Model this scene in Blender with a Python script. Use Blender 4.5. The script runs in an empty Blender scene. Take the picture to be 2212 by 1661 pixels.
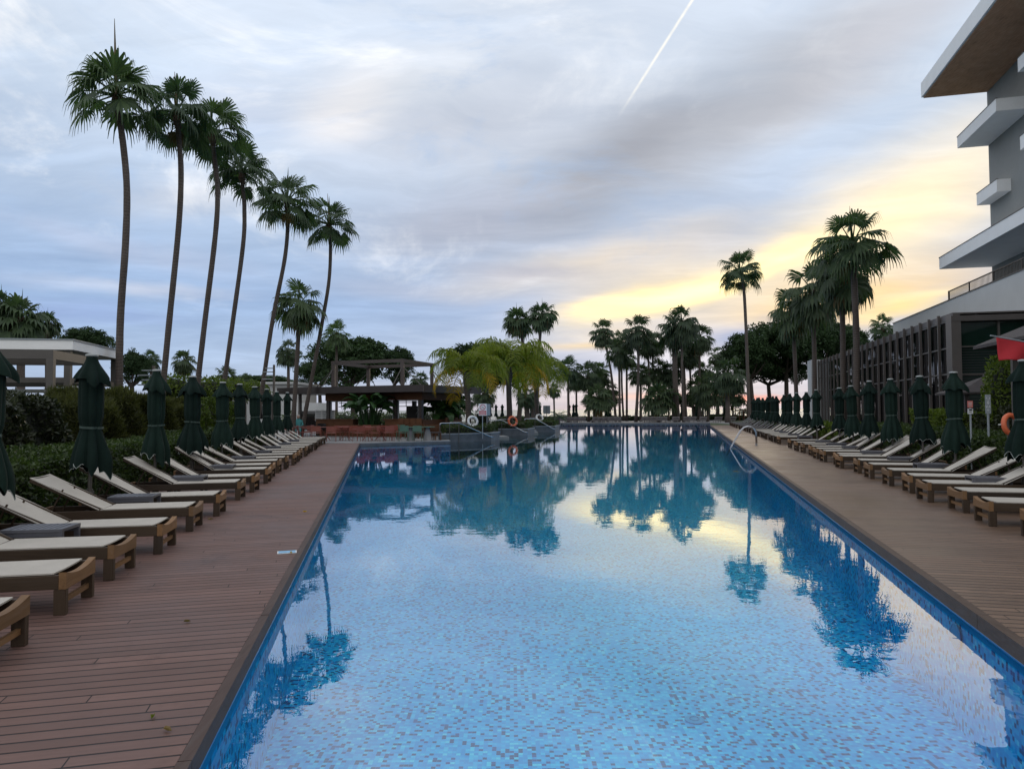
import bpy, math, random
import numpy as np
from mathutils import Vector, Matrix, Euler
PI = math.pi
R = math.radians
S = bpy.context.scene
COL = S.collection

# ---------------------------------------------------------------- survey of the photograph (pixel -> world)
FPX, CX, CY = 1555.3, 1106.0, 830.5
TH, ROLL, H = math.atan(95/2700), .0055, 1.6
def _axes():
    r, t = ROLL, TH
    Rv = Vector((math.cos(r), math.sin(r)*math.sin(t), -math.sin(r)*math.cos(t)))
    Uv = Vector((math.sin(r), -math.cos(r)*math.sin(t), math.cos(r)*math.cos(t)))
    return Rv, Uv, Vector((0, math.cos(t), math.sin(t)))
RV, UV, FV = _axes()
def raydir(x, y):
    return (RV*((x-CX)/FPX) - UV*((y-CY)/FPX) + FV)
def ray(x, y):
    d = raydir(x, y)
    return d.x/d.y, d.z/d.y
def G(x, y, z=0.0):                    # point of the level plane z
    a, e = ray(x, y); Y = (z-H)/e
    return Vector((a*Y, Y, z))
def at(x, y, Y):                       # point at distance Y
    a, e = ray(x, y)
    return Vector((a*Y, Y, H+e*Y))
def onplane(x, y, a, b):               # point of the upright plane X = a + b*Y
    r, e = ray(x, y); Y = a/(r-b)
    return Vector((r*Y, Y, H+e*Y))
TL = Vector((-.1867, .9824, 0)); OL = Vector((-.9824, -.1867, 0))     # left bank: along the row, away from the pool
TR = Vector((.2357, .9718, 0)); OR = Vector((.9718, -.2357, 0))       # right bank
def L(u, v, z=0): return TL*u + OL*v + Vector((0, 0, z))
def Rr(u, v, z=0): return TR*u + OR*v + Vector((0, 0, z))

# ---------------------------------------------------------------- mesh building
class MB:
    def __init__(s): s.v = []; s.f = []; s.m = []; s.mi = 0
    def add(s, vs, fs):
        o = len(s.v); s.v.extend([tuple(p) for p in vs])
        for f in fs: s.f.append(tuple(i+o for i in f)); s.m.append(s.mi)
    def hexa(s, p):                    # 4 bottom ring, 4 top ring
        s.add(p, [(3,2,1,0),(4,5,6,7),(0,1,5,4),(1,2,6,5),(2,3,7,6),(3,0,4,7)])
    def box(s, x0, x1, y0, y1, z0, z1):
        s.hexa([(x0,y0,z0),(x1,y0,z0),(x1,y1,z0),(x0,y1,z0),(x0,y0,z1),(x1,y0,z1),(x1,y1,z1),(x0,y1,z1)])
    def fbox(s, F, u0, u1, v0, v1, z0, z1):
        p = [F(u0,v0),F(u1,v0),F(u1,v1),F(u0,v1)]
        n = (p[1]-p[0]).cross(p[3]-p[0]).z
        if n < 0: p = [p[0],p[3],p[2],p[1]]
        s.hexa([(q.x,q.y,z0) for q in p]+[(q.x,q.y,z1) for q in p])
    def beam(s, a, b, w, h=None, up=(0,0,1)):
        a = Vector(a); b = Vector(b); h = h or w
        d = (b-a).normalized(); upv = Vector(up)
        if abs(d.dot(upv)) > .98: upv = Vector((1,0,0)) if abs(d.x) < .9 else Vector((0,1,0))
        x = d.cross(upv).normalized()*(w/2); y = x.cross(d).normalized()*(h/2)
        s.hexa([a-x-y, a+x-y, a+x+y, a-x+y, b-x-y, b+x-y, b+x+y, b-x+y])
    def tube(s, pts, rad, n=8, cap=True):
        pts = [Vector(p) for p in pts]; k = len(pts)
        if not hasattr(rad, '__len__'): rad = [rad]*k
        vs = []; ref = None
        for i, p in enumerate(pts):
            d = (pts[min(i+1,k-1)]-pts[max(i-1,0)]).normalized()
            if ref is None: ref = Vector((1,0,0)) if abs(d.x) < .9 else Vector((0,1,0))
            x = (ref - d*ref.dot(d)).normalized(); ref = x; y = d.cross(x)
            for j in range(n):
                a = 2*PI*j/n
                vs.append(p + x*(rad[i]*math.cos(a)) + y*(rad[i]*math.sin(a)))
        fs = [(i*n+j, i*n+(j+1)%n, (i+1)*n+(j+1)%n, (i+1)*n+j) for i in range(k-1) for j in range(n)]
        if cap: fs += [tuple(range(n-1,-1,-1)), tuple(range((k-1)*n, k*n))]
        s.add(vs, fs)
    def lathe(s, prof, n=16, c=(0,0,0)):
        vs = [(c[0]+r*math.cos(2*PI*j/n), c[1]+r*math.sin(2*PI*j/n), c[2]+z) for r, z in prof for j in range(n)]
        k = len(prof)
        s.add(vs, [(i*n+j, i*n+(j+1)%n, (i+1)*n+(j+1)%n, (i+1)*n+j) for i in range(k-1) for j in range(n)])
    def poly(s, pts, z=None):
        s.add([(p[0],p[1],p[2] if z is None else z) for p in pts], [tuple(range(len(pts)))])
    def prism(s, pts, z0, z1):
        n = len(pts); A = sum(pts[i][0]*pts[(i+1)%n][1]-pts[(i+1)%n][0]*pts[i][1] for i in range(n))
        if A < 0: pts = pts[::-1]
        s.add([(p[0],p[1],z0) for p in pts]+[(p[0],p[1],z1) for p in pts],
              [tuple(range(n-1,-1,-1)), tuple(range(n,2*n))]+[(i,(i+1)%n,n+(i+1)%n,n+i) for i in range(n)])
    def torus(s, c, Rm, r, ax=(0,0,1), n=20, m=8):
        ax = Vector(ax).normalized(); x = ax.orthogonal().normalized(); y = ax.cross(x); c = Vector(c); vs = []
        for i in range(n):
            a = 2*PI*i/n; d = x*math.cos(a)+y*math.sin(a)
            for j in range(m):
                b = 2*PI*j/m; vs.append(c + d*(Rm+r*math.cos(b)) + ax*(r*math.sin(b)))
        s.add(vs, [(i*m+j, ((i+1)%n)*m+j, ((i+1)%n)*m+(j+1)%m, i*m+(j+1)%m) for i in range(n) for j in range(m)])
    def leaves(s, P, size, rng, aspect=.5, up=.3, jit=.5):       # P: N x 3 array of leaf points
        N = len(P)
        d = rng.normal(size=(N,3)); d[:,2] += up; d /= np.linalg.norm(d,axis=1)[:,None]
        e = rng.normal(size=(N,3)); e -= d*(e*d).sum(1)[:,None]; e /= np.linalg.norm(e,axis=1)[:,None]
        l = size*(1-jit/2+jit*rng.random(N))[:,None]; w = l*aspect/2
        nrm = np.cross(d,e)
        a = P; b = P+d*l*.5+e*w+nrm*w*.3; c = P+d*l; f = P+d*l*.5-e*w+nrm*w*.3
        o = len(s.v); V = np.stack([a,b,c,f],1).reshape(-1,3)
        s.v.extend(map(tuple, V.tolist()))
        s.f.extend([(o+4*i,o+4*i+1,o+4*i+2,o+4*i+3) for i in range(N)]); s.m.extend([s.mi]*N)
    def mesh(s, name, mats, smooth=False):
        me = bpy.data.meshes.new(name); me.from_pydata(s.v, [], s.f)
        for m in (mats if isinstance(mats,(list,tuple)) else [mats]): me.materials.append(m)
        if any(s.m): me.polygons.foreach_set('material_index', s.m)
        if smooth: me.polygons.foreach_set('use_smooth', [True]*len(s.f))
        me.update(); return me
    def build(s, name, mats, parent=None, smooth=False, loc=None, rz=None):
        return obj(name, s.mesh(name, mats, smooth), parent, loc, rz)
def obj(name, me, parent=None, loc=None, rz=None):
    o = bpy.data.objects.new(name, me); COL.objects.link(o)
    if parent is not None: o.parent = parent
    if loc is not None: o.location = loc
    if rz is not None: o.rotation_euler = (0,0,rz)
    return o
def bevel(o, w=.008, seg=2):
    m = o.modifiers.new('bevel','BEVEL'); m.width = w; m.segments = seg; m.limit_method = 'ANGLE'
    return o
def tag(o, label=None, cat=None, group=None, kind=None):
    if label: o['label'] = label
    if cat: o['category'] = cat
    if group: o['group'] = group
    if kind: o['kind'] = kind
    return o
def thing(name, label, cat, loc=(0,0,0), rz=0, group=None):
    o = bpy.data.objects.new(name, None); COL.objects.link(o); o.empty_display_size = .2
    o.location = loc; o.rotation_euler = (0,0,rz)
    return tag(o, label, cat, group)
KIDS = {}
def copy_tree(o, parent=None):
    c = o.copy(); COL.objects.link(c)
    if parent is not None: c.parent = parent
    for ch in o.children: copy_tree(ch, c)
    return c
JIT = random.Random(77)
def place(proto, used, loc, rz, label, group=None, loose=False):
    o = proto if not used else copy_tree(proto)
    o.location = loc; o.rotation_euler = (0,0,rz); o['label'] = label
    if loose:
        o.rotation_euler = (R(JIT.uniform(-1.3,1.3)), R(JIT.uniform(-1.3,1.3)), rz); w_ = JIT.uniform(.93,1.07); o.scale = (w_*JIT.uniform(.97,1.03), w_, JIT.uniform(.975,1.02))
    if group: o['group'] = group
    return o
ORD = ['first','second','third','fourth','fifth','sixth','seventh','eighth','ninth','tenth','eleventh','twelfth','thirteenth',
 'fourteenth','fifteenth','sixteenth','seventeenth','eighteenth','nineteenth','twentieth']
def ordn(i):
    if i < 20: return ORD[i]
    t, u = divmod(i+1, 10)
    tens = {2:'twenty',3:'thirty',4:'forty',5:'fifty'}[t]
    return (tens[:-1]+'ieth') if u == 0 else tens+'-'+ORD[u-1]

# ---------------------------------------------------------------- materials
def lin(c):
    return tuple(((x/255)/12.92 if x/255 <= .04045 else ((x/255+.055)/1.055)**2.4) for x in c)+(1,)
class NT:
    def __init__(s, nt): s.nt = nt; s.n = nt.nodes; s.l = nt.links
    def node(s, t, **kw):
        n = s.n.new(t)
        for k, v in kw.items():
            if k.startswith('i_'): n.inputs[int(k[2:])].default_value = v
            else: setattr(n, k, v)
        return n
    def link(s, a, b): s.l.new(a, b)
    def math(s, op, a, b=None, c=None, clamp=False):
        n = s.node('ShaderNodeMath', operation=op, use_clamp=clamp)
        for i, x in enumerate((a, b, c)):
            if x is None: continue
            if isinstance(x, (int,float)): n.inputs[i].default_value = x
            else: s.link(x, n.inputs[i])
        return n.outputs[0]
    def mix(s, fac, a, b, blend='MIX'):
        n = s.node('ShaderNodeMix', data_type='RGBA', blend_type=blend)
        for k, x in ((0,fac),(6,a),(7,b)):
            if isinstance(x, (int,float)): n.inputs[k].default_value = x
            elif isinstance(x, tuple): n.inputs[k].default_value = x
            else: s.link(x, n.inputs[k])
        return n.outputs[2]
    def noise(s, vec, scale, detail=4, rough=.5, dist=0):
        n = s.node('ShaderNodeTexNoise'); n.inputs['Scale'].default_value = scale; n.inputs['Detail'].default_value = detail
        n.inputs['Roughness'].default_value = rough; n.inputs['Distortion'].default_value = dist
        if vec is not None: s.link(vec, n.inputs['Vector'])
        return n
    def ramp(s, fac, stops, interp='LINEAR'):
        n = s.node('ShaderNodeValToRGB'); n.color_ramp.interpolation = interp; e = n.color_ramp.elements
        while len(e) < len(stops): e.new(.5)
        for q, (p, c) in zip(e, stops): q.position = p; q.color = c if len(c) == 4 else tuple(c)+(1,)
        if fac is not None: s.link(fac, n.inputs[0])
        return n.outputs[0]
    def mapr(s, v, a, b, c, d, smooth=False):
        n = s.node('ShaderNodeMapRange'); n.clamp = True
        if smooth: n.interpolation_type = 'SMOOTHSTEP'
        for i, x in enumerate((v,a,b,c,d)):
            if isinstance(x,(int,float)): n.inputs[i].default_value = x
            else: s.link(x, n.inputs[i])
        return n.outputs[0]
    def mapping(s, vec, loc=(0,0,0), rot=(0,0,0), scale=(1,1,1), typ='POINT'):
        n = s.node('ShaderNodeMapping', vector_type=typ)
        n.inputs[1].default_value = loc; n.inputs[2].default_value = rot; n.inputs[3].default_value = scale
        s.link(vec, n.inputs[0]); return n.outputs[0]
    def bump(s, h, strength, dist=.02):
        n = s.node('ShaderNodeBump'); n.inputs['Strength'].default_value = strength; n.inputs['Distance'].default_value = dist
        s.link(h, n.inputs['Height']); return n.outputs[0]
def newmat(name):
    m = bpy.data.materials.new(name); m.use_nodes = True; t = NT(m.node_tree); t.n.clear()
    out = t.node('ShaderNodeOutputMaterial'); return m, t, out
def plain(name, c, rough=.6, var=.25, scale=3, bump=0, bscale=40, metal=0, spec=.5, stretch=(1,1,1), coat=0):
    m, t, out = newmat(name)
    p = t.node('ShaderNodeBsdfPrincipled'); p.inputs['Roughness'].default_value = rough; p.inputs['Metallic'].default_value = metal
    p.inputs['Specular IOR Level'].default_value = spec
    tc = t.node('ShaderNodeTexCoord'); v = t.mapping(tc.outputs['Object'], scale=stretch)
    n = t.noise(v, scale, 6, .6); n2 = t.noise(v, scale*9, 3, .6)
    f = t.math('ADD', t.math('MULTIPLY', n.outputs[0], .65), t.math('MULTIPLY', n2.outputs[0], .35))
    lo = tuple(x*(1-var) for x in c)+(1,); hi = tuple(min(1,x*(1+var)) for x in c)+(1,)
    t.link(t.ramp(f, [(.3,lo),(.7,hi)]), p.inputs['Base Color'])
    if bump: t.link(t.bump(t.noise(v, bscale, 4, .6).outputs[0], bump, .01), p.inputs['Normal'])
    t.link(p.outputs[0], out.inputs[0]); return m
def wood(name, c, axis=0, rough=.6, var=.35, per_obj=True):
    m, t, out = newmat(name); p = t.node('ShaderNodeBsdfPrincipled'); p.inputs['Roughness'].default_value = rough
    p.inputs['Specular IOR Level'].default_value = .2
    tc = t.node('ShaderNodeTexCoord'); sc = [14,14,14]; sc[axis] = 1.2
    oi = t.node('ShaderNodeObjectInfo')
    off = t.node('ShaderNodeVectorMath', operation='ADD'); t.link(tc.outputs['Object'], off.inputs[0])
    cmb = t.node('ShaderNodeCombineXYZ'); t.link(t.math('MULTIPLY', oi.outputs['Random'], 37.), cmb.inputs[axis]); t.link(cmb.outputs[0], off.inputs[1])
    v = t.mapping(off.outputs[0], scale=sc)
    n = t.noise(v, 2.2, 8, .62, .6); n2 = t.noise(off.outputs[0], 1.7, 3)
    f = t.math('ADD', t.math('MULTIPLY', n.outputs[0], .75), t.math('MULTIPLY', n2.outputs[0], .3))
    g = sum(c)/3
    col = t.ramp(f, [(.3, tuple(x*(1-var) for x in c)), (.55, c), (.78, tuple(.55*x*(1+var)+.45*g*1.15 for x in c))])
    if per_obj: col = t.mix(1.0, col, t.ramp(oi.outputs['Random'], [(0,(.72,.74,.78)),(1,(1.22,1.14,1.02))]), 'MULTIPLY')
    t.link(col, p.inputs['Base Color']); t.link(t.bump(n.outputs[0], .25, .006), p.inputs['Normal'])
    t.link(p.outputs[0], out.inputs[0]); return m
def foliage(name, a, b, c=None, trans=.3, rough=.55, scale=1.2):
    m, t, out = newmat(name)
    geo = t.node('ShaderNodeNewGeometry'); tc = t.node('ShaderNodeTexCoord'); oi = t.node('ShaderNodeObjectInfo')
    n = t.noise(tc.outputs['Object'], scale, 3)
    f = t.math('ADD', t.math('MULTIPLY', geo.outputs['Random Per Island'], .55), t.math('MULTIPLY', n.outputs[0], .5))
    stops = [(.2,a),(.62,b)]
    if c: stops += [(.84,b),(.97,c)]
    col = t.ramp(f, stops)
    col = t.mix(1.0, col, t.ramp(oi.outputs['Random'], [(0,(.75,.8,.8)),(1,(1.25,1.2,1.05))]), 'MULTIPLY')
    p = t.node('ShaderNodeBsdfPrincipled'); p.inputs['Roughness'].default_value = rough; p.inputs['Specular IOR Level'].default_value = .3
    t.link(col, p.inputs['Base Color'])
    tr = t.node('ShaderNodeBsdfTranslucent'); t.link(t.mix(1., col, (1.5,1.7,.9,1), 'MULTIPLY'), tr.inputs[0])
    mx = t.node('ShaderNodeMixShader'); mx.inputs[0].default_value = trans
    t.link(p.outputs[0], mx.inputs[1]); t.link(tr.outputs[0], mx.inputs[2]); t.link(mx.outputs[0], out.inputs[0]); return m
def decking(name, c, pitch=.145, gap=.007, rough=.5, seed=0, red=.0):
    # planks run along object X; each plank row is offset in tone; butt joints staggered
    m, t, out = newmat(name); p = t.node('ShaderNodeBsdfPrincipled')
    tc = t.node('ShaderNodeTexCoord'); sx = t.node('ShaderNodeSeparateXYZ'); t.link(tc.outputs['Object'], sx.inputs[0])
    yy = t.math('DIVIDE', sx.outputs[1], pitch); row = t.math('FLOOR', yy); fr = t.math('SUBTRACT', yy, row)
    wn = t.node('ShaderNodeTexWhiteNoise', noise_dimensions='1D'); t.link(t.math('ADD', row, float(seed)), wn.inputs['W'])
    xx = t.math('DIVIDE', t.math('ADD', sx.outputs[0], t.math('MULTIPLY', wn.outputs[0], 9.)), 5.2)
    cell = t.math('FLOOR', xx); fx = t.math('SUBTRACT', xx, cell)
    wn2 = t.node('ShaderNodeTexWhiteNoise', noise_dimensions='2D'); cb = t.node('ShaderNodeCombineXYZ')
    t.link(row, cb.inputs[0]); t.link(cell, cb.inputs[1]); t.link(cb.outputs[0], wn2.inputs['Vector'])
    # gap mask
    e = t.math('MINIMUM', fr, t.math('SUBTRACT', 1., fr)); gy = t.mapr(e, gap/pitch*.5, gap/pitch*1.1, 1, 0)
    e2 = t.math('MINIMUM', fx, t.math('SUBTRACT', 1., fx)); gx = t.mapr(e2, .0005, .0009, 1, 0)
    gm = t.math('MAXIMUM', gy, gx)
    v = t.mapping(tc.outputs['Object'], scale=(1.4,22,1))
    gr = t.noise(v, 2.0, 8, .65, .4); big = t.noise(tc.outputs['Object'], .55, 5, .6); med = t.noise(tc.outputs['Object'], 2.6, 6, .65)
    tone = t.math('ADD', t.math('MULTIPLY', wn2.outputs[0], .22), t.math('ADD', t.math('MULTIPLY', gr.outputs[0], .5), t.math('MULTIPLY', big.outputs[0], .45)))
    tone = t.math('ADD', tone, t.math('MULTIPLY', med.outputs[0], .25))
    col = t.ramp(tone, [(.38, tuple(x*.66 for x in c)), (.7, c), (.98, tuple(x*1.42 for x in c))])
    st = t.noise(tc.outputs['Object'], 1.15, 7, .7, .8)
    col = t.mix(t.mapr(st.outputs[0], .54, .70, 0., .55, True), col, t.mix(1., col, (.50,.48,.48,1), 'MULTIPLY'))
    sc_ = t.noise(t.mapping(tc.outputs['Object'], scale=(1.,3.,1)), 5.5, 6, .75)
    col = t.mix(t.mapr(sc_.outputs[0], .62, .74, 0., .35, True), col, t.mix(1., col, (1.55,1.55,1.6,1), 'MULTIPLY'))
    # fine grooves
    gv = t.math('ABSOLUTE', t.math('SINE', t.math('MULTIPLY', fr, PI*9)))
    col = t.mix(t.math('MULTIPLY', t.math('SUBTRACT', 1., gv), .16), col, (.01,.008,.008,1))
    col = t.mix(t.math('MULTIPLY', gm, .94), col, (.006,.005,.005,1))
    t.link(col, p.inputs['Base Color'])
    t.link(t.math('ADD', t.mapr(big.outputs[0], .35, .65, rough-.1, rough+.12), t.math('MULTIPLY', gr.outputs[0], .12)), p.inputs['Roughness'])
    hgt = t.math('SUBTRACT', t.math('ADD', t.math('MULTIPLY', gr.outputs[0], .12), t.math('MULTIPLY', wn2.outputs[0], .25)), gm)
    t.link(t.bump(hgt, .5, .006), p.inputs['Normal']); p.inputs['Specular IOR Level'].default_value = .26
    t.link(p.outputs[0], out.inputs[0]); return m
def mosaic(name, size=.035, dark_share=.18):
    m, t, out = newmat(name); p = t.node('ShaderNodeBsdfPrincipled'); p.inputs['Roughness'].default_value = .35
    tc = t.node('ShaderNodeTexCoord'); geo = t.node('ShaderNodeNewGeometry')
    # pick the two axes lying in the surface
    sep = t.node('ShaderNodeSeparateXYZ'); t.link(tc.outputs['Object'], sep.inputs[0])
    sn = t.node('ShaderNodeSeparateXYZ'); t.link(geo.outputs['Normal'], sn.inputs[0])
    isf = t.math('GREATER_THAN', t.math('ABSOLUTE', sn.outputs[2]), .5)
    ny = t.math('GREATER_THAN', t.math('ABSOLUTE', sn.outputs[1]), .6)
    u = t.math('ADD', t.math('MULTIPLY', sep.outputs[0], t.math('MAXIMUM', isf, ny)), t.math('MULTIPLY', sep.outputs[1], t.math('SUBTRACT', 1., t.math('MAXIMUM', isf, ny))))
    w = t.math('ADD', t.math('MULTIPLY', sep.outputs[1], isf), t.math('MULTIPLY', sep.outputs[2], t.math('SUBTRACT', 1., isf)))
    uu = t.math('DIVIDE', u, size); ww = t.math('DIVIDE', w, size)
    cu = t.math('FLOOR', uu); cw = t.math('FLOOR', ww); fu = t.math('SUBTRACT', uu, cu); fw = t.math('SUBTRACT', ww, cw)
    cb = t.node('ShaderNodeCombineXYZ'); t.link(cu, cb.inputs[0]); t.link(cw, cb.inputs[1])
    wn = t.node('ShaderNodeTexWhiteNoise', noise_dimensions='2D'); t.link(cb.outputs[0], wn.inputs['Vector'])
    k = dark_share
    col = t.ramp(wn.outputs[0], [(0,(.022,.012,.16)),(k*.65,(.060,.030,.27)),(k,(.003,.34,.78)),(.40,(.004,.42,.86)),(.64,(.012,.50,.90)),(.84,(.05,.60,.94)),(.95,(.24,.72,.95))], 'CONSTANT')
    e = t.math('MINIMUM', t.math('MINIMUM', fu, t.math('SUBTRACT',1.,fu)), t.math('MINIMUM', fw, t.math('SUBTRACT',1.,fw)))
    gr = t.mapr(e, .03, .08, 1, 0)
    col = t.mix(t.math('MULTIPLY', gr, .45), col, (.10,.42,.74,1))
    big = t.noise(tc.outputs['Object'], .35, 4)
    col = t.mix(1., col, t.ramp(big.outputs[0], [(.3,(.88,.9,.92)),(.7,(1.05,1.05,1.03))]), 'MULTIPLY')
    t.link(col, p.inputs['Base Color']); t.link(p.outputs[0], out.inputs[0]); return m

M = {}
M['deck_red'] = decking('red brown composite decking', (.148,.085,.070), pitch=.112, gap=.009, rough=.52)
M['deck_brown'] = decking('brown timber decking', (.160,.102,.070), pitch=.115, gap=.011, rough=.36, seed=5)
M['edge_l'] = wood('deck edge board', (.075,.048,.040), axis=1, per_obj=False)
M['edge_r'] = wood('deck edge board brown', (.085,.058,.045), axis=1, per_obj=False)
M['mosaic'] = mosaic('blue glass mosaic')
M['blue_tile'] = plain('plain blue tile', (.012,.17,.42), .3, .12, 6)
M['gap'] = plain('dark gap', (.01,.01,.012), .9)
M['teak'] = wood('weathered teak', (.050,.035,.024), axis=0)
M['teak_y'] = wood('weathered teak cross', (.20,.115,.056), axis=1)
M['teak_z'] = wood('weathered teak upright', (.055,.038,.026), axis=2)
M['sling'] = plain('beige sling mesh', (.43,.395,.345), .75, .10, 4, .15, 220)
M['sling_dark'] = plain('dark sling mesh', (.10,.10,.105), .75, .15, 4)
M['table'] = plain('anthracite plastic', (.085,.085,.10), .42, .18, 5)
M['canvas'] = plain('dark green canvas', (.008,.020,.015), .85, .3, 5, .3, 160, spec=.15)
M['canvas2'] = plain('deep green canvas', (.006,.015,.012), .9, .3, 5, .3, 160, spec=.15)
M['piping'] = plain('pale piping', (.30,.33,.31), .7, .1)
M['cap'] = plain('grey plastic cap', (.33,.35,.34), .5, .1)
M['pole'] = plain('grey brown pole', (.085,.075,.065), .4, .15, 6)
M['steel'] = plain('polished steel', (.42,.43,.45), .22, .05, 4, metal=1)
M['fabric_tie'] = plain('green strap', (.035,.06,.05), .7, .2)
def trunkmat():
    m, t, out = newmat('ringed palm trunk'); p = t.node('ShaderNodeBsdfPrincipled'); p.inputs['Roughness'].default_value = .85
    tc = t.node('ShaderNodeTexCoord'); sp = t.node('ShaderNodeSeparateXYZ'); t.link(tc.outputs['Object'], sp.inputs[0])
    n = t.noise(tc.outputs['Object'], 1.1, 5); n2 = t.noise(t.mapping(tc.outputs['Object'], scale=(9,9,2)), 3, 5, .65)
    zz = t.math('ADD', t.math('MULTIPLY', sp.outputs[2], 52.), t.math('MULTIPLY', n.outputs[0], 22.))
    ring = t.math('MULTIPLY', t.math('ADD', t.math('SINE', zz), 1.), .5)
    f = t.math('ADD', t.math('MULTIPLY', ring, .17), t.math('ADD', t.math('MULTIPLY', n2.outputs[0], .5), t.math('MULTIPLY', n.outputs[0], .4)))
    t.link(t.ramp(f, [(.3,(.034,.025,.021)),(.6,(.085,.066,.055)),(.9,(.15,.125,.105))]), p.inputs['Base Color'])
    t.link(t.bump(f, .6, .03), p.inputs['Normal']); t.link(p.outputs[0], out.inputs[0]); return m
M['trunk'] = trunkmat()
M['bark'] = plain('bark', (.055,.042,.034), .9, .45, 4, .5, 12, stretch=(3,3,.6))
M['boots'] = plain('old leaf bases', (.075,.048,.030), .9, .5, 9, .6, 20)
M['fan'] = foliage('fan palm leaf', (.022,.042,.025), (.054,.088,.042), (.13,.14,.05), .32)
M['fan_d'] = foliage('fan palm leaf dull', (.020,.036,.022), (.048,.074,.036), (.12,.11,.045), .30)
M['dead'] = foliage('dry palm leaf', (.06,.042,.020), (.16,.115,.050), (.30,.19,.05), .25)
M['queen'] = foliage('yellow green palm leaf', (.070,.105,.009), (.165,.190,.013), (.42,.27,.02), .42)
M['queen_old'] = foliage('yellowed palm leaf', (.30,.19,.012), (.50,.30,.02), None, .35)
M['pine'] = foliage('pine needles', (.012,.030,.014), (.034,.066,.022), None, .12, .7, .8)
M['hedge'] = foliage('hedge leaf', (.016,.032,.010), (.055,.085,.020), (.11,.13,.03), .22, .45, 1.6)
M['hedge_b'] = foliage('bright hedge leaf', (.030,.055,.010), (.10,.14,.018), (.20,.22,.03), .3, .45, 1.2)
M['citrus'] = foliage('glossy shrub leaf', (.012,.018,.009), (.034,.042,.018), (.20,.085,.02), .15, .4, 1.4)
M['feather'] = foliage('feathery shrub', (.020,.026,.008), (.062,.068,.014), None, .22, .7, .7)
M['banana'] = foliage('broad leaf', (.020,.050,.020), (.055,.120,.042), None, .35, .35, .8)
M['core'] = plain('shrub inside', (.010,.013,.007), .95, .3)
M['stone'] = plain('grey paving', (.22,.22,.225), .7, .2, 1.2, .2, 30)
M['planter'] = plain('blue grey stone cladding', (.085,.092,.10), .45, .45, 2.5, .3, 14)
M['planter_top'] = plain('pale stone coping', (.24,.25,.26), .5, .2, 3)
M['lawn'] = plain('lawn', (.035,.055,.018), .95, .5, 1.5, .4, 60)
M['sand'] = plain('sand', (.28,.23,.17), .95, .2, .5)
M['white'] = plain('white render', (.82,.815,.80), .8, .05, 1.5, .1, 60)
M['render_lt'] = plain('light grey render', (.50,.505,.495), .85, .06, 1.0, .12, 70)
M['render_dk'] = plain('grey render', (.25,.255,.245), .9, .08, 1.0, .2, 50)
M['soffit'] = wood('timber soffit', (.46,.25,.14), axis=1, per_obj=False, var=.5)
M['taupe'] = plain('taupe steel', (.075,.066,.058), .5, .12, 3)
M['fin'] = plain('grey brown fin', (.075,.064,.058), .45, .12, 2)
M['fascia_dk'] = plain('dark brown cladding', (.022,.015,.015), .45, .25, 1.5)
M['fascia_br'] = plain('bronze cladding', (.060,.044,.040), .45, .15, 1.5)
M['bar_wood'] = wood('bar timber', (.105,.045,.020), axis=0, per_obj=False, var=.5)
M['red_metal'] = plain('brick red metal', (.19,.050,.034), .5, .15, 5)
M['green_metal'] = plain('sage green metal', (.055,.115,.075), .5, .1, 5)
M['black_metal'] = plain('black metal', (.02,.02,.022), .5, .2, 5)
M['sign_white'] = plain('white sign', (.70,.70,.70), .4, .03)
M['sign_grey'] = plain('grey sign', (.26,.29,.31), .5, .1)
M['sign_red'] = plain('red sign', (.42,.02,.035), .5, .05)
M['sign_sal'] = plain('salmon red sign', (.55,.16,.13), .5, .05)
M['sign_black'] = plain('black print', (.02,.02,.02), .6, .02)
M['orange'] = plain('orange lifebuoy', (.60,.13,.05), .5, .1)
M['flag'] = plain('red flag cloth', (.48,.025,.035), .8, .1, 4)
M['tile_roof'] = plain('dark roof tile', (.038,.030,.030), .75, .3, 5, .5, 25)
M['dark_in'] = plain('dark interior', (.02,.022,.022), .9, .2)
M['skin'] = plain('skin', (.45,.27,.20), .6, .05)
M['teal'] = plain('teal cloth', (.05,.22,.23), .8, .1)
M['hair'] = plain('grey hair', (.4,.38,.36), .8, .1)
M['beach_bed'] = plain('grey plastic bed', (.22,.20,.20), .6, .12)
M['lamp_glass'] = plain('pale blue plastic', (.015,.30,.60), .4, .05)
M['card'] = plain('blue card', (.20,.42,.62), .4, .3, 30)
def glassmat(name, c, rough=.03, ior=1.9):
    m, t, out = newmat(name); p = t.node('ShaderNodeBsdfPrincipled'); p.inputs['Base Color'].default_value = c+(1,)
    p.inputs['Roughness'].default_value = rough; p.inputs['IOR'].default_value = ior
    tc = t.node('ShaderNodeTexCoord'); t.link(t.bump(t.noise(tc.outputs['Object'], .7, 2).outputs[0], .05, .05), p.inputs['Normal'])
    t.link(p.outputs[0], out.inputs[0]); return m
M['glass'] = glassmat('dark window glass', (.010,.010,.011), .02, 1.55)
M['glass_g'] = glassmat('green tinted glass', (.008,.022,.016), .04, 1.4)
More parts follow.
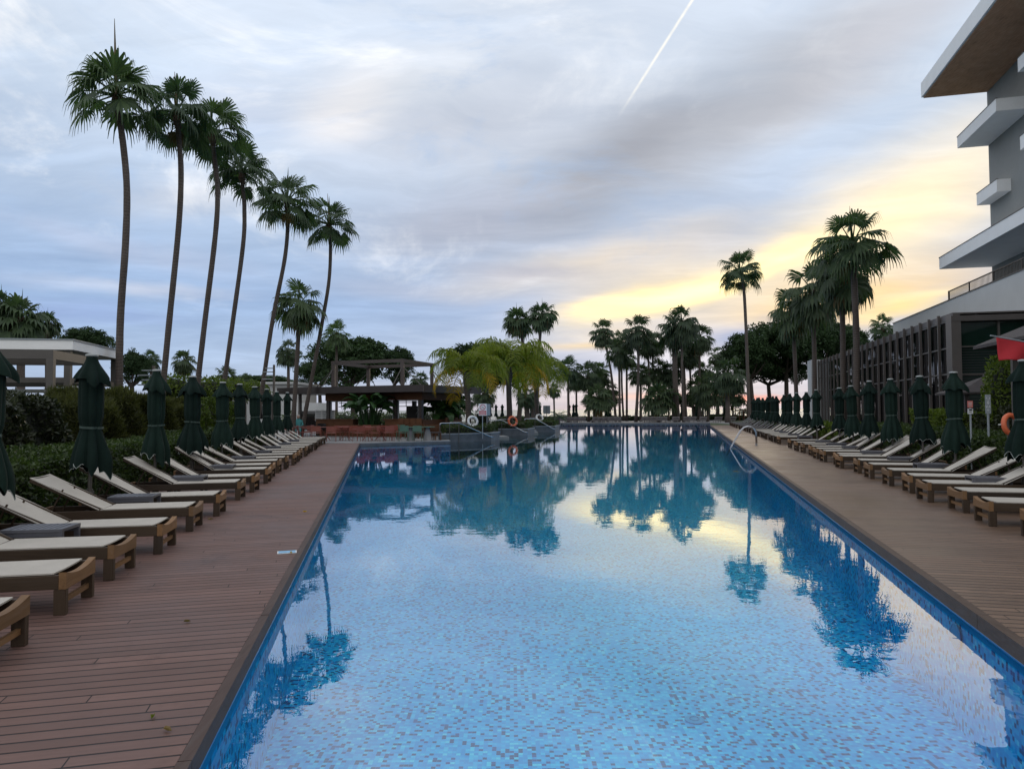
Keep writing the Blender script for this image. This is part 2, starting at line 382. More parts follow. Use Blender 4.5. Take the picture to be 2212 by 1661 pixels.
def water(name, ior, tint, scales, strength):
    m, t, out = newmat(name); tc = t.node('ShaderNodeTexCoord')
    a = t.noise(t.mapping(tc.outputs['Object'], scale=(1,1.0,1)), scales[0], 3, .55); b = t.noise(tc.outputs['Object'], scales[1], 2, .5)
    big = t.noise(tc.outputs['Object'], .18, 2)
    hgt = t.math('ADD', t.math('MULTIPLY', a.outputs[0], t.mapr(big.outputs[0], .35, .65, .5, 1.3)), t.math('MULTIPLY', b.outputs[0], .12))
    nb = t.bump(hgt, strength, .01)
    ge = t.node('ShaderNodeNewGeometry'); dp = t.node('ShaderNodeVectorMath', operation='DOT_PRODUCT'); t.link(ge.outputs['Incoming'], dp.inputs[0]); t.link(nb, dp.inputs[1])
    c1 = t.math('SUBTRACT', 1., t.math('ABSOLUTE', dp.outputs['Value']), clamp=True); frv = t.math('ADD', t.math('MULTIPLY', t.math('POWER', c1, 2.6), 1.-ior), ior)
    g = t.node('ShaderNodeBsdfGlossy'); g.inputs['Roughness'].default_value = 0.0; t.link(nb, g.inputs['Normal'])
    tr = t.node('ShaderNodeBsdfTransparent'); tr.inputs[0].default_value = tint
    mx = t.node('ShaderNodeMixShader'); t.link(frv, mx.inputs[0]); t.link(tr.outputs[0], mx.inputs[1]); t.link(g.outputs[0], mx.inputs[2])
    t.link(mx.outputs[0], out.inputs[0]); return m
M['water'] = water('pool water', .03, (.45,.95,1.0,1), (2.6, 9.), .15)
def seamat():
    m, t, out = newmat('sea water'); p = t.node('ShaderNodeBsdfPrincipled'); p.inputs['Base Color'].default_value = (.34,.33,.29,1)
    p.inputs['Roughness'].default_value = .4; p.inputs['IOR'].default_value = 1.12; tc = t.node('ShaderNodeTexCoord')
    n = t.noise(t.mapping(tc.outputs['Object'], scale=(.12,.5,1)), 1.0, 5, .6)
    t.link(t.bump(n.outputs[0], .35, .8), p.inputs['Normal']); t.link(p.outputs[0], out.inputs[0]); return m
M['sea'] = seamat()
# ---------------------------------------------------------------- camera
cam_d = bpy.data.cameras.new('camera'); cam = bpy.data.objects.new('camera', cam_d); COL.objects.link(cam)
cam_d.sensor_fit = 'HORIZONTAL'; cam_d.sensor_width = 36; cam_d.lens = FPX/2212*36; cam_d.clip_end = 30000; cam_d.clip_start = .05
mw = Matrix((RV, UV, -FV)).transposed().to_4x4(); mw.translation = Vector((0,0,H)); cam.matrix_world = mw
S.camera = cam

# ---------------------------------------------------------------- sky
SUN_AZ, SUN_EL = 12.5, 7.0
def build_world():
    w = bpy.data.worlds.new('World'); S.world = w; w.use_nodes = True
    t = NT(w.node_tree); t.n.clear(); out = t.node('ShaderNodeOutputWorld'); bg = t.node('ShaderNodeBackground')
    tc = t.node('ShaderNodeTexCoord'); d = tc.outputs['Generated']
    nrm = t.node('ShaderNodeVectorMath', operation='NORMALIZE'); t.link(d, nrm.inputs[0]); d = nrm.outputs[0]
    sp = t.node('ShaderNodeSeparateXYZ'); t.link(d, sp.inputs[0]); x, y, z = sp.outputs
    deg = 180/PI
    az = t.math('MULTIPLY', t.math('ARCTAN2', x, y), deg)
    el = t.math('MULTIPLY', t.math('ARCSINE', z), deg)
    q = t.node('ShaderNodeCombineXYZ'); t.link(az, q.inputs[0]); t.link(el, q.inputs[1]); ae = q.outputs[0]
    # cloud sheet coordinates (a level sheet overhead, so bands converge to the horizon)
    den = t.math('ADD', t.math('MAXIMUM', z, 0.), .16)
    cs = t.node('ShaderNodeCombineXYZ'); t.link(t.math('DIVIDE', x, den), cs.inputs[0]); t.link(t.math('DIVIDE', y, den), cs.inputs[1])
    sheet = cs.outputs[0]
    n_w = t.noise(t.mapping(ae, rot=(0,0,R(-14)), scale=(.045,.13,1)), 1.0, 5, .55, .4)
    warp = t.node('ShaderNodeVectorMath', operation='SUBTRACT'); t.link(n_w.outputs['Color'], warp.inputs[0]); warp.inputs[1].default_value = (.5,.5,.5)
    wsc = t.node('ShaderNodeVectorMath', operation='MULTIPLY'); t.link(warp.outputs[0], wsc.inputs[0]); wsc.inputs[1].default_value = (11,5,0)
    pa = t.node('ShaderNodeVectorMath', operation='ADD'); t.link(ae, pa.inputs[0]); t.link(wsc.outputs[0], pa.inputs[1]); P = pa.outputs[0]
    # clear sky behind the clouds
    sky = t.node('ShaderNodeTexSky', sky_type='NISHITA'); sky.sun_disc = False
    sky.sun_elevation = R(SUN_EL); sky.sun_rotation = R(SUN_AZ); sky.altitude = 0; sky.air_density = 1; sky.dust_density = 1.5
    clear = t.mix(1., sky.outputs[0], (.075,.075,.075,1), 'MULTIPLY')
    base = t.ramp(t.math('DIVIDE', el, 90.), [(0,lin((176,182,200))),(.03,lin((164,184,212))),(.09,lin((147,173,210))),(.17,lin((172,190,215))),(.27,lin((198,211,228))),(.36,lin((205,214,228))),(.48,lin((232,237,246))),(.75,lin((240,244,250)))])
    col = t.mix(.94, clear, base)
    def blob(px, py, sx, sy, rot, c, a, soft=1.0):
        nonlocal col
        dv = raydir(px, py).normalized(); A = math.degrees(math.atan2(dv.x, dv.y)); E_ = math.degrees(math.asin(dv.z))
        k = 36.
        mp = t.mapping(P, loc=(A,E_,0), rot=(0,0,R(rot)), scale=(sx/k,sy/k,1), typ='TEXTURE')
        ln = t.node('ShaderNodeVectorMath', operation='LENGTH'); t.link(mp, ln.inputs[0])
        f = t.mapr(ln.outputs['Value'], 1.-soft, 1., a, 0., True)
        cc = lin(c) if max(c) > 5 else tuple(c)+(1,)
        col = t.mix(f, col, cc)
    #     px   py   sx   sy  rot  colour            alpha   (laid out by azimuth and elevation)
    blob(1000, 260, 900, 270, 8, (196,199,208), .7)
    blob(1350, 340, 900, 210, 22, (158,160,168), .95)
    blob(1750, 170, 620, 150, 24, (178,179,185), .8)
    blob(1950,  60, 420, 120, 24, (196,196,203), .6)
    blob( 980, 480, 480, 150, 10, (172,177,192), .8)
    blob( 760, 235, 250, 130, 30, (238,233,230), .65)
    blob( 930, 160, 300, 90, 20, (220,224,230), .5)
    blob( 470, 230, 420, 150, 10, (200,209,227), .6)
    blob( 420, 430, 300, 80, 0, (216,218,225), .55)
    blob( 250, 530, 480, 60, -8, (180,191,214), .6)
    blob( 250, 630, 420, 40, 2, (205,209,222), .6)
    blob( 880, 620, 380, 60, -3, (178,187,207), .7)
    blob( 150, 690, 380, 45, 0, (146,167,208), .75)
    blob(1290, 560, 620, 110, 12, (222,208,190), .80)
    blob(1920, 470, 640, 250, 24, (1.05,.86,.56), .95)
    blob(1850, 650, 520, 120, 8, (250,214,152), .85)
    blob(1130, 590, 260, 50, -4, (182,183,196), .6)
    blob(1480, 625, 620, 150, 11, (255,228,176), .75)
    blob(1640, 575, 360, 74, 15, (1.25,1.0,.52), .9)
    blob(1400, 655, 360, 64, 9, (1.25,.98,.46), 1.)
    blob(1450, 642, 330, 44, 10, (1.75,1.40,.66), .95)
    blob(1700, 560, 220, 22, 15, (1.25,1.08,.60), .8)
    blob(1270, 735, 230, 34, 6, (240,212,166), .75)
    blob(1950, 665, 170, 36, 12, (1.02,.78,.34), .8)
    blob(1640, 715, 280, 60, 2, (142,163,204), .9)
    blob(1180, 795, 700, 50, 0, (160,170,194), .8)
    blob(1480, 868, 430, 24, 0, (246,186,158), .7)
    blob(1600, 862, 200, 20, 0, (252,148,116), .65)
    # broken cloud: pale patches and blue gaps over the left and upper sky
    n4 = t.noise(t.mapping(ae, rot=(0,0,R(-22)), scale=(.050,.105,1)), 1.0, 10, .62, .55)
    msk = t.math('MULTIPLY', t.mapr(el, 4., 12., 0., 1.), t.mapr(az, -2., 16., 1., .25))
    col = t.mix(t.math('MULTIPLY', msk, t.mapr(n4.outputs[0], .50, .70, 0., .88, True)), col, lin((238,239,241)))
    col = t.mix(t.math('MULTIPLY', msk, t.mapr(n4.outputs[0], .47, .30, 0., .62, True)), col, lin((160,184,216)))
    # cirrus texture: fibres drawn out in the level cloud sheet, converging on the horizon
    den = t.math('ADD', t.math('MAXIMUM', z, 0.), .09)
    cs2 = t.node('ShaderNodeCombineXYZ'); t.link(t.math('DIVIDE', x, den), cs2.inputs[0]); t.link(t.math('DIVIDE', y, den), cs2.inputs[1])
    dn_ = t.noise(cs2.outputs[0], .9, 4, .55)
    dsub = t.node('ShaderNodeVectorMath', operation='SUBTRACT'); t.link(dn_.outputs['Color'], dsub.inputs[0]); dsub.inputs[1].default_value = (.5,.5,.5)
    dsc = t.node('ShaderNodeVectorMath', operation='SCALE'); t.link(dsub.outputs[0], dsc.inputs[0]); dsc.inputs['Scale'].default_value = .9
    dad = t.node('ShaderNodeVectorMath', operation='ADD'); t.link(cs2.outputs[0], dad.inputs[0]); t.link(dsc.outputs[0], dad.inputs[1]); sh = dad.outputs[0]
    f1 = t.noise(t.mapping(sh, rot=(0,0,R(-58)), scale=(.55,1.7,1)), 1.0, 10, .60, .35)
    f2 = t.noise(t.mapping(sh, rot=(0,0,R(-74)), scale=(.9,3.6,1)), 1.2, 9, .62, .2)
    f3 = t.noise(t.mapping(ae, rot=(0,0,R(-5)), scale=(.07,.62,1)), 1.3, 9, .62, .7)
    k1 = t.mapr(f1.outputs[0], .30, .70, -1, 1); k2 = t.mapr(f2.outputs[0], .32, .68, -1, 1); k3 = t.mapr(f3.outputs[0], .32, .68, -1, 1)
    lo = t.mapr(el, 3., 17., 1., 0.); hi = t.math('SUBTRACT', 1., t.math('MULTIPLY', lo, .75))
    g = t.math('ADD', t.math('MULTIPLY', hi, t.math('ADD', t.math('MULTIPLY', k1, .62), t.math('MULTIPLY', k2, .38))), t.math('MULTIPLY', lo, t.math('MULTIPLY', k3, .75)))
    up_ = t.mapr(g, 0., 1.0, 0., .52); dn2 = t.mapr(g, 0., -1.0, 0., .50)
    lum = t.node('ShaderNodeVectorMath', operation='SCALE'); t.link(col, lum.inputs[0]); lum.inputs['Scale'].default_value = 1.42
    dark = t.mix(1., col, (.62,.67,.74,1), 'MULTIPLY')
    col0 = col
    col = t.mix(up_, col, lum.outputs[0]); col = t.mix(dn2, col, dark)
    # aircraft trail: a great-circle line
    a, b = raydir(1330, 262).normalized(), raydir(1500, -6).normalized()
    n = a.cross(b).normalized(); mid = (b-a); L0 = mid.length; mid = mid.normalized()
    dn = t.node('ShaderNodeVectorMath', operation='DOT_PRODUCT'); t.link(d, dn.inputs[0]); dn.inputs[1].default_value = n
    da = t.node('ShaderNodeVectorMath', operation='DOT_PRODUCT'); t.link(d, da.inputs[0]); da.inputs[1].default_value = mid
    dist = t.math('ABSOLUTE', dn.outputs['Value']); al = t.math('SUBTRACT', da.outputs['Value'], a.dot(mid))
    cn = t.noise(t.mapping(ae, scale=(1,1,1)), 1.6, 4, .6); core = t.math('MULTIPLY', t.mapr(dist, .0, .0028, 1, 0, True), t.mapr(cn.outputs[0], .3, .6, .55, 1.))
    along = t.math('MULTIPLY', t.mapr(al, 0, L0*.45, 0, 1, True), t.mapr(al, L0*1.1, L0*2.0, 1, 0))
    fwd = t.math('GREATER_THAN', y, 0.)
    f = t.math('MULTIPLY', t.math('MULTIPLY', core, along), t.math('MULTIPLY', fwd, .8))
    col = t.mix(f, col, (.98,.94,.84,1))
    # the sky behind the camera is plain cloud, brightened to add fill light
    back = t.mapr(t.math('ABSOLUTE', az), 60., 105., 0, 1, True)
    back = t.math('MULTIPLY', back, t.mapr(el, 45., 70., 1, .4))
    col = t.mix(t.math('MULTIPLY', back, .9), col, lin((240,243,248)))
    bel = t.math('LESS_THAN', el, -.3); col = t.mix(bel, col, (.16,.17,.18,1))
    t.link(col, bg.inputs[0]); bg.inputs[1].default_value = 1.12
    t.link(bg.outputs[0], out.inputs[0])
    w.cycles.sampling_method = 'MANUAL'; w.cycles.sample_map_resolution = 512
build_world()
sd = bpy.data.lights.new('sun','SUN'); sun = bpy.data.objects.new('sun', sd); COL.objects.link(sun)
sd.energy = .40; sd.angle = R(24); sd.color = (1,.80,.55); sd.cycles.use_multiple_importance_sampling = False
az = R(SUN_AZ); el = R(SUN_EL)
sun.rotation_euler = Vector((math.sin(az)*math.cos(el), math.cos(az)*math.cos(el), math.sin(el))).to_track_quat('Z','Y').to_euler()
S.view_settings.view_transform = 'Standard'; S.view_settings.look = 'None'; S.view_settings.exposure = .1; S.view_settings.gamma = 1
S.cycles.use_denoising = True; S.cycles.max_bounces = 6; S.cycles.diffuse_bounces = 3; S.cycles.glossy_bounces = 3
S.cycles.transparent_max_bounces = 10; S.cycles.transmission_bounces = 4; S.cycles.sample_clamp_indirect = 4
S.cycles.caustics_reflective = False; S.cycles.caustics_refractive = False

# ---------------------------------------------------------------- ground, pool, decks
WZ = -.15
def le(Y): return Vector((-.87-.187*Y, Y, 0))         # left deck lip
def re(Y): return Vector((2.255+.2425*Y, Y, 0))       # right deck lip
NEAR = 1.0; LEND = 35.67; REND = 70.0; FAR = 85.0
def structure(o): o['kind'] = 'structure'; return o
# outline of the pool basin (counter-clockwise from near left)
T1, T2 = Vector((-3.25,38.0,0)), Vector((6.2,FAR,0))
basin = [le(NEAR), re(NEAR), re(REND), Vector((22.9,83.5,0)), Vector((5.9,87.3,0)), Vector((1.6,61.5,0)), Vector((-3.9,41.5,0)), T1, le(LEND)]
FLZ = -1.10
mb = MB(); mb.poly(basin, FLZ); structure(mb.build('pool_floor', M['mosaic']))
mb = MB()
ins = .07
for i in range(len(basin)):
    a, b = basin[i], basin[(i+1)%len(basin)]
    mb.add([(a.x,a.y,FLZ),(b.x,b.y,FLZ),(b.x,b.y,WZ-.06),(a.x,a.y,WZ-.06)], [(3,2,1,0)])
structure(mb.build('pool_wall', M['mosaic']))
mb = MB()
for i in range(len(basin)):
    a, b = basin[i], basin[(i+1)%len(basin)]
    if i in (0,1,8): mb.add([(a.x,a.y,WZ-.06),(b.x,b.y,WZ-.06),(b.x,b.y,-.143),(a.x,a.y,-.143)], [(3,2,1,0)])
structure(mb.build('pool_edge_tile', M['blue_tile']))
mb = MB()
for i in range(2,8):
    a, b = basin[i], basin[(i+1)%len(basin)]
    mb.add([(a.x,a.y,WZ-.06),(b.x,b.y,WZ-.06),(b.x,b.y,-.036),(a.x,a.y,-.036)], [(3,2,1,0)])
structure(mb.build('pool_edge_stone', M['planter']))
mb = MB(); mb.poly(basin, WZ); structure(mb.build('pool_water', M['water']))
# decks: local x runs along the planks
def deck(name, pts, mat, rz):
    rot = Matrix.Rotation(-rz, 3, 'Z'); P = [rot @ Vector((p[0],p[1],0)) for p in pts]
    mb = MB(); mb.prism([(p.x,p.y) for p in P], -.035, 0.0)
    return structure(mb.build(name, mat, rz=rz))
lip_in = .045
def off(p, v, s): return p + v*s
ld = [off(le(NEAR),OL,lip_in), off(le(LEND),OL,lip_in), off(le(LEND),OL,7.2), off(le(NEAR),OL,7.2)]
deck('deck', ld, M['deck_red'], math.atan(.25))
rd = [off(re(NEAR),OR,lip_in), off(re(REND),OR,lip_in), off(re(REND),OR,5.1), off(re(NEAR),OR,5.1)]
deck('deck', rd, M['deck_brown'], math.atan(-.235))
nd = [Vector((-9,NEAR-.02,0)), Vector((9,NEAR-.02,0)), Vector((9,-7,0)), Vector((-9,-7,0))]
deck('deck', nd, M['deck_red'], 0.0)
# lip boards with butt joints, proud of the planks by 6 mm
def lip(fn, out, y0, y1, mat, seg, zt, ov):
    mb = MB(); rng = random.Random(4); y = y0
    while y < y1:
        e = min(y+seg, y1)
        a, b = fn(y+.004), fn(e-.004)
        p = [a-out*ov, b-out*ov, b+out*(lip_in-.005), a+out*(lip_in-.005)]
        mb.prism([(q.x,q.y) for q in p], zt, .006+rng.random()*.004)
        y = e
    o = mb.build('deck_edge', mat); structure(o); return o
lip(le, OL, NEAR, LEND, M['edge_l'], 2.35, -.10, .022)
lip(re, OR, NEAR, REND, M['edge_r'], 4.6, -.11, .04)
# shallow recess below the boards: backing strip coloured near-black to paint its shade
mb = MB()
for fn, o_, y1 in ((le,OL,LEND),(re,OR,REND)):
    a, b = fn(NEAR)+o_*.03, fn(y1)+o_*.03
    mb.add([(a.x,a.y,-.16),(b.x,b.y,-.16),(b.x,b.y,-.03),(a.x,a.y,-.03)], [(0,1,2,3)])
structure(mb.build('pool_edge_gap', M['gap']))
# ground: one sheet with the basin left open, falling to the beach
mb = MB()
g = -.05
far_l, far_r = -600., 600.
mb.poly([(far_l,-300,g),(far_r,-300,g),(far_r,NEAR,g),(far_l,NEAR,g)])
mb.poly([(far_l,NEAR,g),(le(NEAR).x,NEAR,g),(le(LEND).x,LEND,g),(T1.x,T1.y,g),(-3.9,41.5,g),(1.6,61.5,g),(5.9,87.3,g),(5.9,104,g),(far_l,104,g)])
mb.poly([(re(NEAR).x,NEAR,g),(far_r,NEAR,g),(far_r,104,g),(22.9,104,g),(22.9,83.5,g),(re(REND).x,REND,g)])
mb.poly([(5.9,87.3,g),(22.9,83.5,g),(22.9,104,g),(5.9,104,g)])
mb.poly([(far_l,104,g),(far_r,104,g),(far_r,118,-3.0),(far_l,118,-3.0)])
mb.poly([(far_l,118,-3.0),(far_r,118,-3.0),(far_r,215,-3.9),(far_l,215,-3.9)])
mb.poly([(-20000,215,-3.9),(20000,215,-3.9),(20000,25000,-30),(-20000,25000,-30)])
structure(mb.build('ground', M['lawn']))
mb = MB(); mb.poly([(far_l,118,-2.99),(far_r,118,-2.99),(far_r,215,-3.89),(far_l,215,-3.89)]); structure(mb.build('beach', M['sand']))
mb = MB(); mb.poly([(-20000,196,-3.6),(20000,196,-3.6),(20000,24000,-3.6),(-20000,24000,-3.6)]); structure(mb.build('sea', M['sea']))
# paved terrace round the bar
mb = MB(); mb.prism([(le(LEND+.01).x,LEND+.01),(T1.x,T1.y),(-3.9,41.5),(1.6,61.5),(5.9,87.3),(2,90),(-30,90),(-34,LEND+5),(le(LEND).x-9,LEND+1.7)], -.035, .004)
structure(mb.build('terrace', M['stone']))
mb = MB(); mb.prism([(5.9,87.35),(22.9,83.55),(re(REND).x+5,REND+.02),(re(REND).x+9,102),(2,103),(2,90.02)], -.14, -.02)
structure(mb.build('terrace', M['stone']))
mb = MB(); p = [Rr(4,9.7),Rr(4,11.4),Rr(78,10.2),Rr(78,8.8)]; mb.prism([(q.x,q.y) for q in p], -.06, -.01)
structure(mb.build('path', M['stone']))
mb = MB(); p = [L(4,9.2),L(4,11.2),L(36,11.2),L(36,9.2)]; mb.prism([(q.x,q.y) for q in p], -.06, -.01)
structure(mb.build('path', M['stone']))
# ---------------------------------------------------------------- sun loungers
def lounger_proto(name, sling, low=False, ang=31):
    root = thing(name, 'x', 'sun lounger')
    Wd, Ln, zt = .62, 1.95, .335
    if low:
        mb = MB()
        for s in (-1,1): mb.box(.05,Ln,s*Wd/2-.02,s*Wd/2+.02,.21,.31)
        mb.box(0,.05,-Wd/2,Wd/2,.20,.32)
        for x in (.05,1.5):
            for s in (-1,1): mb.box(x,x+.07,s*(Wd/2-.03)-.025,s*(Wd/2-.03)+.025,0,.21)
        mb.build('frame', M['teak'], root)
        mb = MB(); mb.box(.06,1.14,-Wd/2+.03,Wd/2-.03,.305,.325)
        a = R(33); p = [(1.14,-.28,.315),(1.14+.86*math.cos(a),-.28,.315+.86*math.sin(a)),(1.14+.86*math.cos(a),.28,.315+.86*math.sin(a)),(1.14,.28,.315)]
        mb.hexa([(x,y,z-.012) for x,y,z in p]+[(x,y,z+.012) for x,y,z in p])
        mb.build('sling', sling, root); return root
    mb = MB()
    for s in (-1,1): mb.box(.055,Ln-.04,s*(Wd/2-.02)-.02,s*(Wd/2-.02)+.02,.205,.315)
    for x in (.45,.8,1.18,1.45): mb.box(x,x+.05,-Wd/2+.042,Wd/2-.042,.222,.262)
    bevel(mb.build('side_rails', M['teak'], root), .004, 1)
    # foot board with its hollow upper edge
    n = 12; mb = MB(); vs = []
    for i in range(n+1):
        y = -Wd/2+Wd*i/n; q = (2*y/Wd); dip = .042*(1-q*q)
        vs += [(0,y,.205),(.055,y,.205),(.055,y,.338-dip),(0,y,.338-dip)]
    fs = [(0,1,2,3)[::-1], tuple(n*4+k for k in (0,1,2,3))]
    for i in range(n):
        for k in range(4): fs.append((i*4+k, i*4+(k+1)%4, (i+1)*4+(k+1)%4, (i+1)*4+k))
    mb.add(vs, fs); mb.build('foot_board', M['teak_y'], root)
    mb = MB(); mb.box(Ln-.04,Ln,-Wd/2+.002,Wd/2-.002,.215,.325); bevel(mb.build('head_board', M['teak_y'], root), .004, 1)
    for x in (.0,1.52):
        for s in (-1,1):
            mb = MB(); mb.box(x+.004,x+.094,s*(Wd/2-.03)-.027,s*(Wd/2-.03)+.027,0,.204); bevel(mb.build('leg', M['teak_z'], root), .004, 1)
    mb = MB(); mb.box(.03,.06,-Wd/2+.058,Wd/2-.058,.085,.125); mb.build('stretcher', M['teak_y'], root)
    # sling seat, sagging a little
    def sheet(p0, p1, w, sag, th, nx=8, ny=6):
        mb = MB(); vs = []
        for k in (1,-1):
            for i in range(nx+1):
                for j in range(ny+1):
                    a = i/nx; b = j/ny; y = (b-.5)*w
                    s = sag*(4*b*(1-b))*(.35+.65*math.sin(PI*a))
                    vs.append((p0[0]+(p1[0]-p0[0])*a, y, p0[1]+(p1[1]-p0[1])*a - s + k*th/2))
        N = (nx+1)*(ny+1); fs = []
        for i in range(nx):
            for j in range(ny):
                q = i*(ny+1)+j; fs.append((q,q+ny+1,q+ny+2,q+1)); fs.append((N+q,N+q+1,N+q+ny+2,N+q+ny+1))
        for i in range(nx):
            for j in (0,ny):
                q = i*(ny+1)+j; fs.append((q,q+ny+1,N+q+ny+1,N+q))
        for j in range(ny):
            for i in (0,nx):
                q = i*(ny+1)+j; fs.append((q,q+1,N+q+1,N+q))
        mb.add(vs, fs); return mb
    sheet((.10,.326),(1.14,.324),Wd-.035,.022,.012).build('sling', sling, root, smooth=False)
    a = R(ang); Lb = .92; ex, ez = 1.16+Lb*math.cos(a), .325+Lb*math.sin(a)
    mbk = MB()
    for s in (-1,1): mbk.beam((1.10,s*(Wd/2-.062),.292),(ex,s*(Wd/2-.03),ez-.030),.032,.042)
    mbk.beam((ex-.01,-(Wd/2-.03),ez-.024),(ex-.01,(Wd/2-.03),ez-.024),.03,.03)
    mbk.beam((1.62,-.2,.59),(1.78,-.2,.25),.018,.018); mbk.beam((1.62,.2,.59),(1.78,.2,.25),.018,.018)
    bk = sheet((1.16,.325),(ex,ez),Wd-.02,.03,.012).build('backrest', sling, root)
    mbk.build('backrest_frame', M['teak'], bk)
    return root
lv = 2.46*.9824; rv = 4.17*.9718
LANG = math.atan2(OL.y, OL.x); RANG = math.atan2(OR.y, OR.x)
lngs = [lounger_proto('sun_lounger', M['sling'], False, g_) for g_ in (31,33.5,28)]; ul = [False]*3
far_c = lounger_proto('sun_lounger', M['sling'], True); far_d = lounger_proto('sun_lounger', M['sling_dark'], True)
rng = random.Random(3)
left_c = [4.73,6.04,7.21,8.45,9.97,11.35,13.33,14.54,16.25,17.55,18.95,20.2,21.6,22.9,24.3,25.6,27.0,28.3,29.75,31.1,32.45,33.8,35.0]
used = [False,False,False]
def row_pt(Y, a, b): return Vector((a+b*Y, Y, 0))
for i, Y in enumerate(left_c):
    p = row_pt(Y, -2.46, -.19) + OL*(rng.uniform(-.06,.06)-.03)
    near = Y < 27
    lab = f'beige teak sun lounger, {ordn(i)} from the camera in the left deck row'
    if near: k = rng.choice((0,0,1,2)); place(lngs[k], ul[k], p, LANG+R(rng.uniform(-2.6,2.6)), lab, 'sun loungers on the left deck'); ul[k] = True
    else: place(far_c, used[1], p, LANG+R(rng.uniform(-1.3,1.3)), lab, 'sun loungers on the left deck'); used[1] = True
right_c = [8.75,10.0,11.27,12.47,13.82,15.06,16.58,17.95,19.4,20.33,21.72,23.02,24.45,26.06,27.37,29.41,32.58,33.9,35.1,36.4,37.7,39.0,40.2,41.5,42.8,44.2]
for i, Y in enumerate(right_c):
    p = row_pt(Y, 4.17, .24) + OR*(rng.uniform(-.07,.07)-.03)
    near = Y < 33
    lab = f'beige teak sun lounger, {ordn(i)} from the camera in the right deck row'
    if near: k = 2 if i == 4 else rng.choice((0,0,1,2)); place(lngs[k], ul[k], p, RANG+R(rng.uniform(-2.6,2.6)), lab, 'sun loungers on the right deck'); ul[k] = True
    else: place(far_c, used[1], p, RANG+R(rng.uniform(-1.5,1.5)), lab, 'sun loungers on the right deck'); used[1] = True
for i in range(15):
    Y = 46+i*1.62; p = row_pt(Y, 4.17, .24) + OR*rng.uniform(-.05,.05)
    place(far_d, used[2], p, RANG+R(rng.uniform(-2,2)), f'dark grey sun lounger on the right deck, {ordn(i)} after the beige ones', 'dark loungers at the far end'); used[2] = True

# ---------------------------------------------------------------- low side tables
def table_proto():
    root = thing('side_table', 'x', 'side table')
    mb = MB(); n = 9
    mb.box(-.30,.30,-.21,-.175,.37,.40); mb.box(-.30,.30,.175,.21,.37,.40); mb.box(-.30,-.265,-.174,.174,.37,.40); mb.box(.265,.30,-.174,.174,.37,.40)
    for i in range(n):
        x = -.25+i*.0625; mb.box(x-.023,x+.023,-.174,.174,.381,.399)
    mb.build('table_top', M['table'], root)
    for sx in (-1,1):
        for sy in (-1,1):
            mb = MB(); mb.box(sx*.275-.025,sx*.275+.025,sy*.185-.02,sy*.185+.02,0,.369); mb.build('leg', M['table'], root)
    for sy in (-1,1): mb = MB(); mb.box(-.249,.249,sy*.19-.008,sy*.19+.008,.32,.369); mb.build('apron', M['table'], root)
    return root
tp = table_proto(); used_t = False

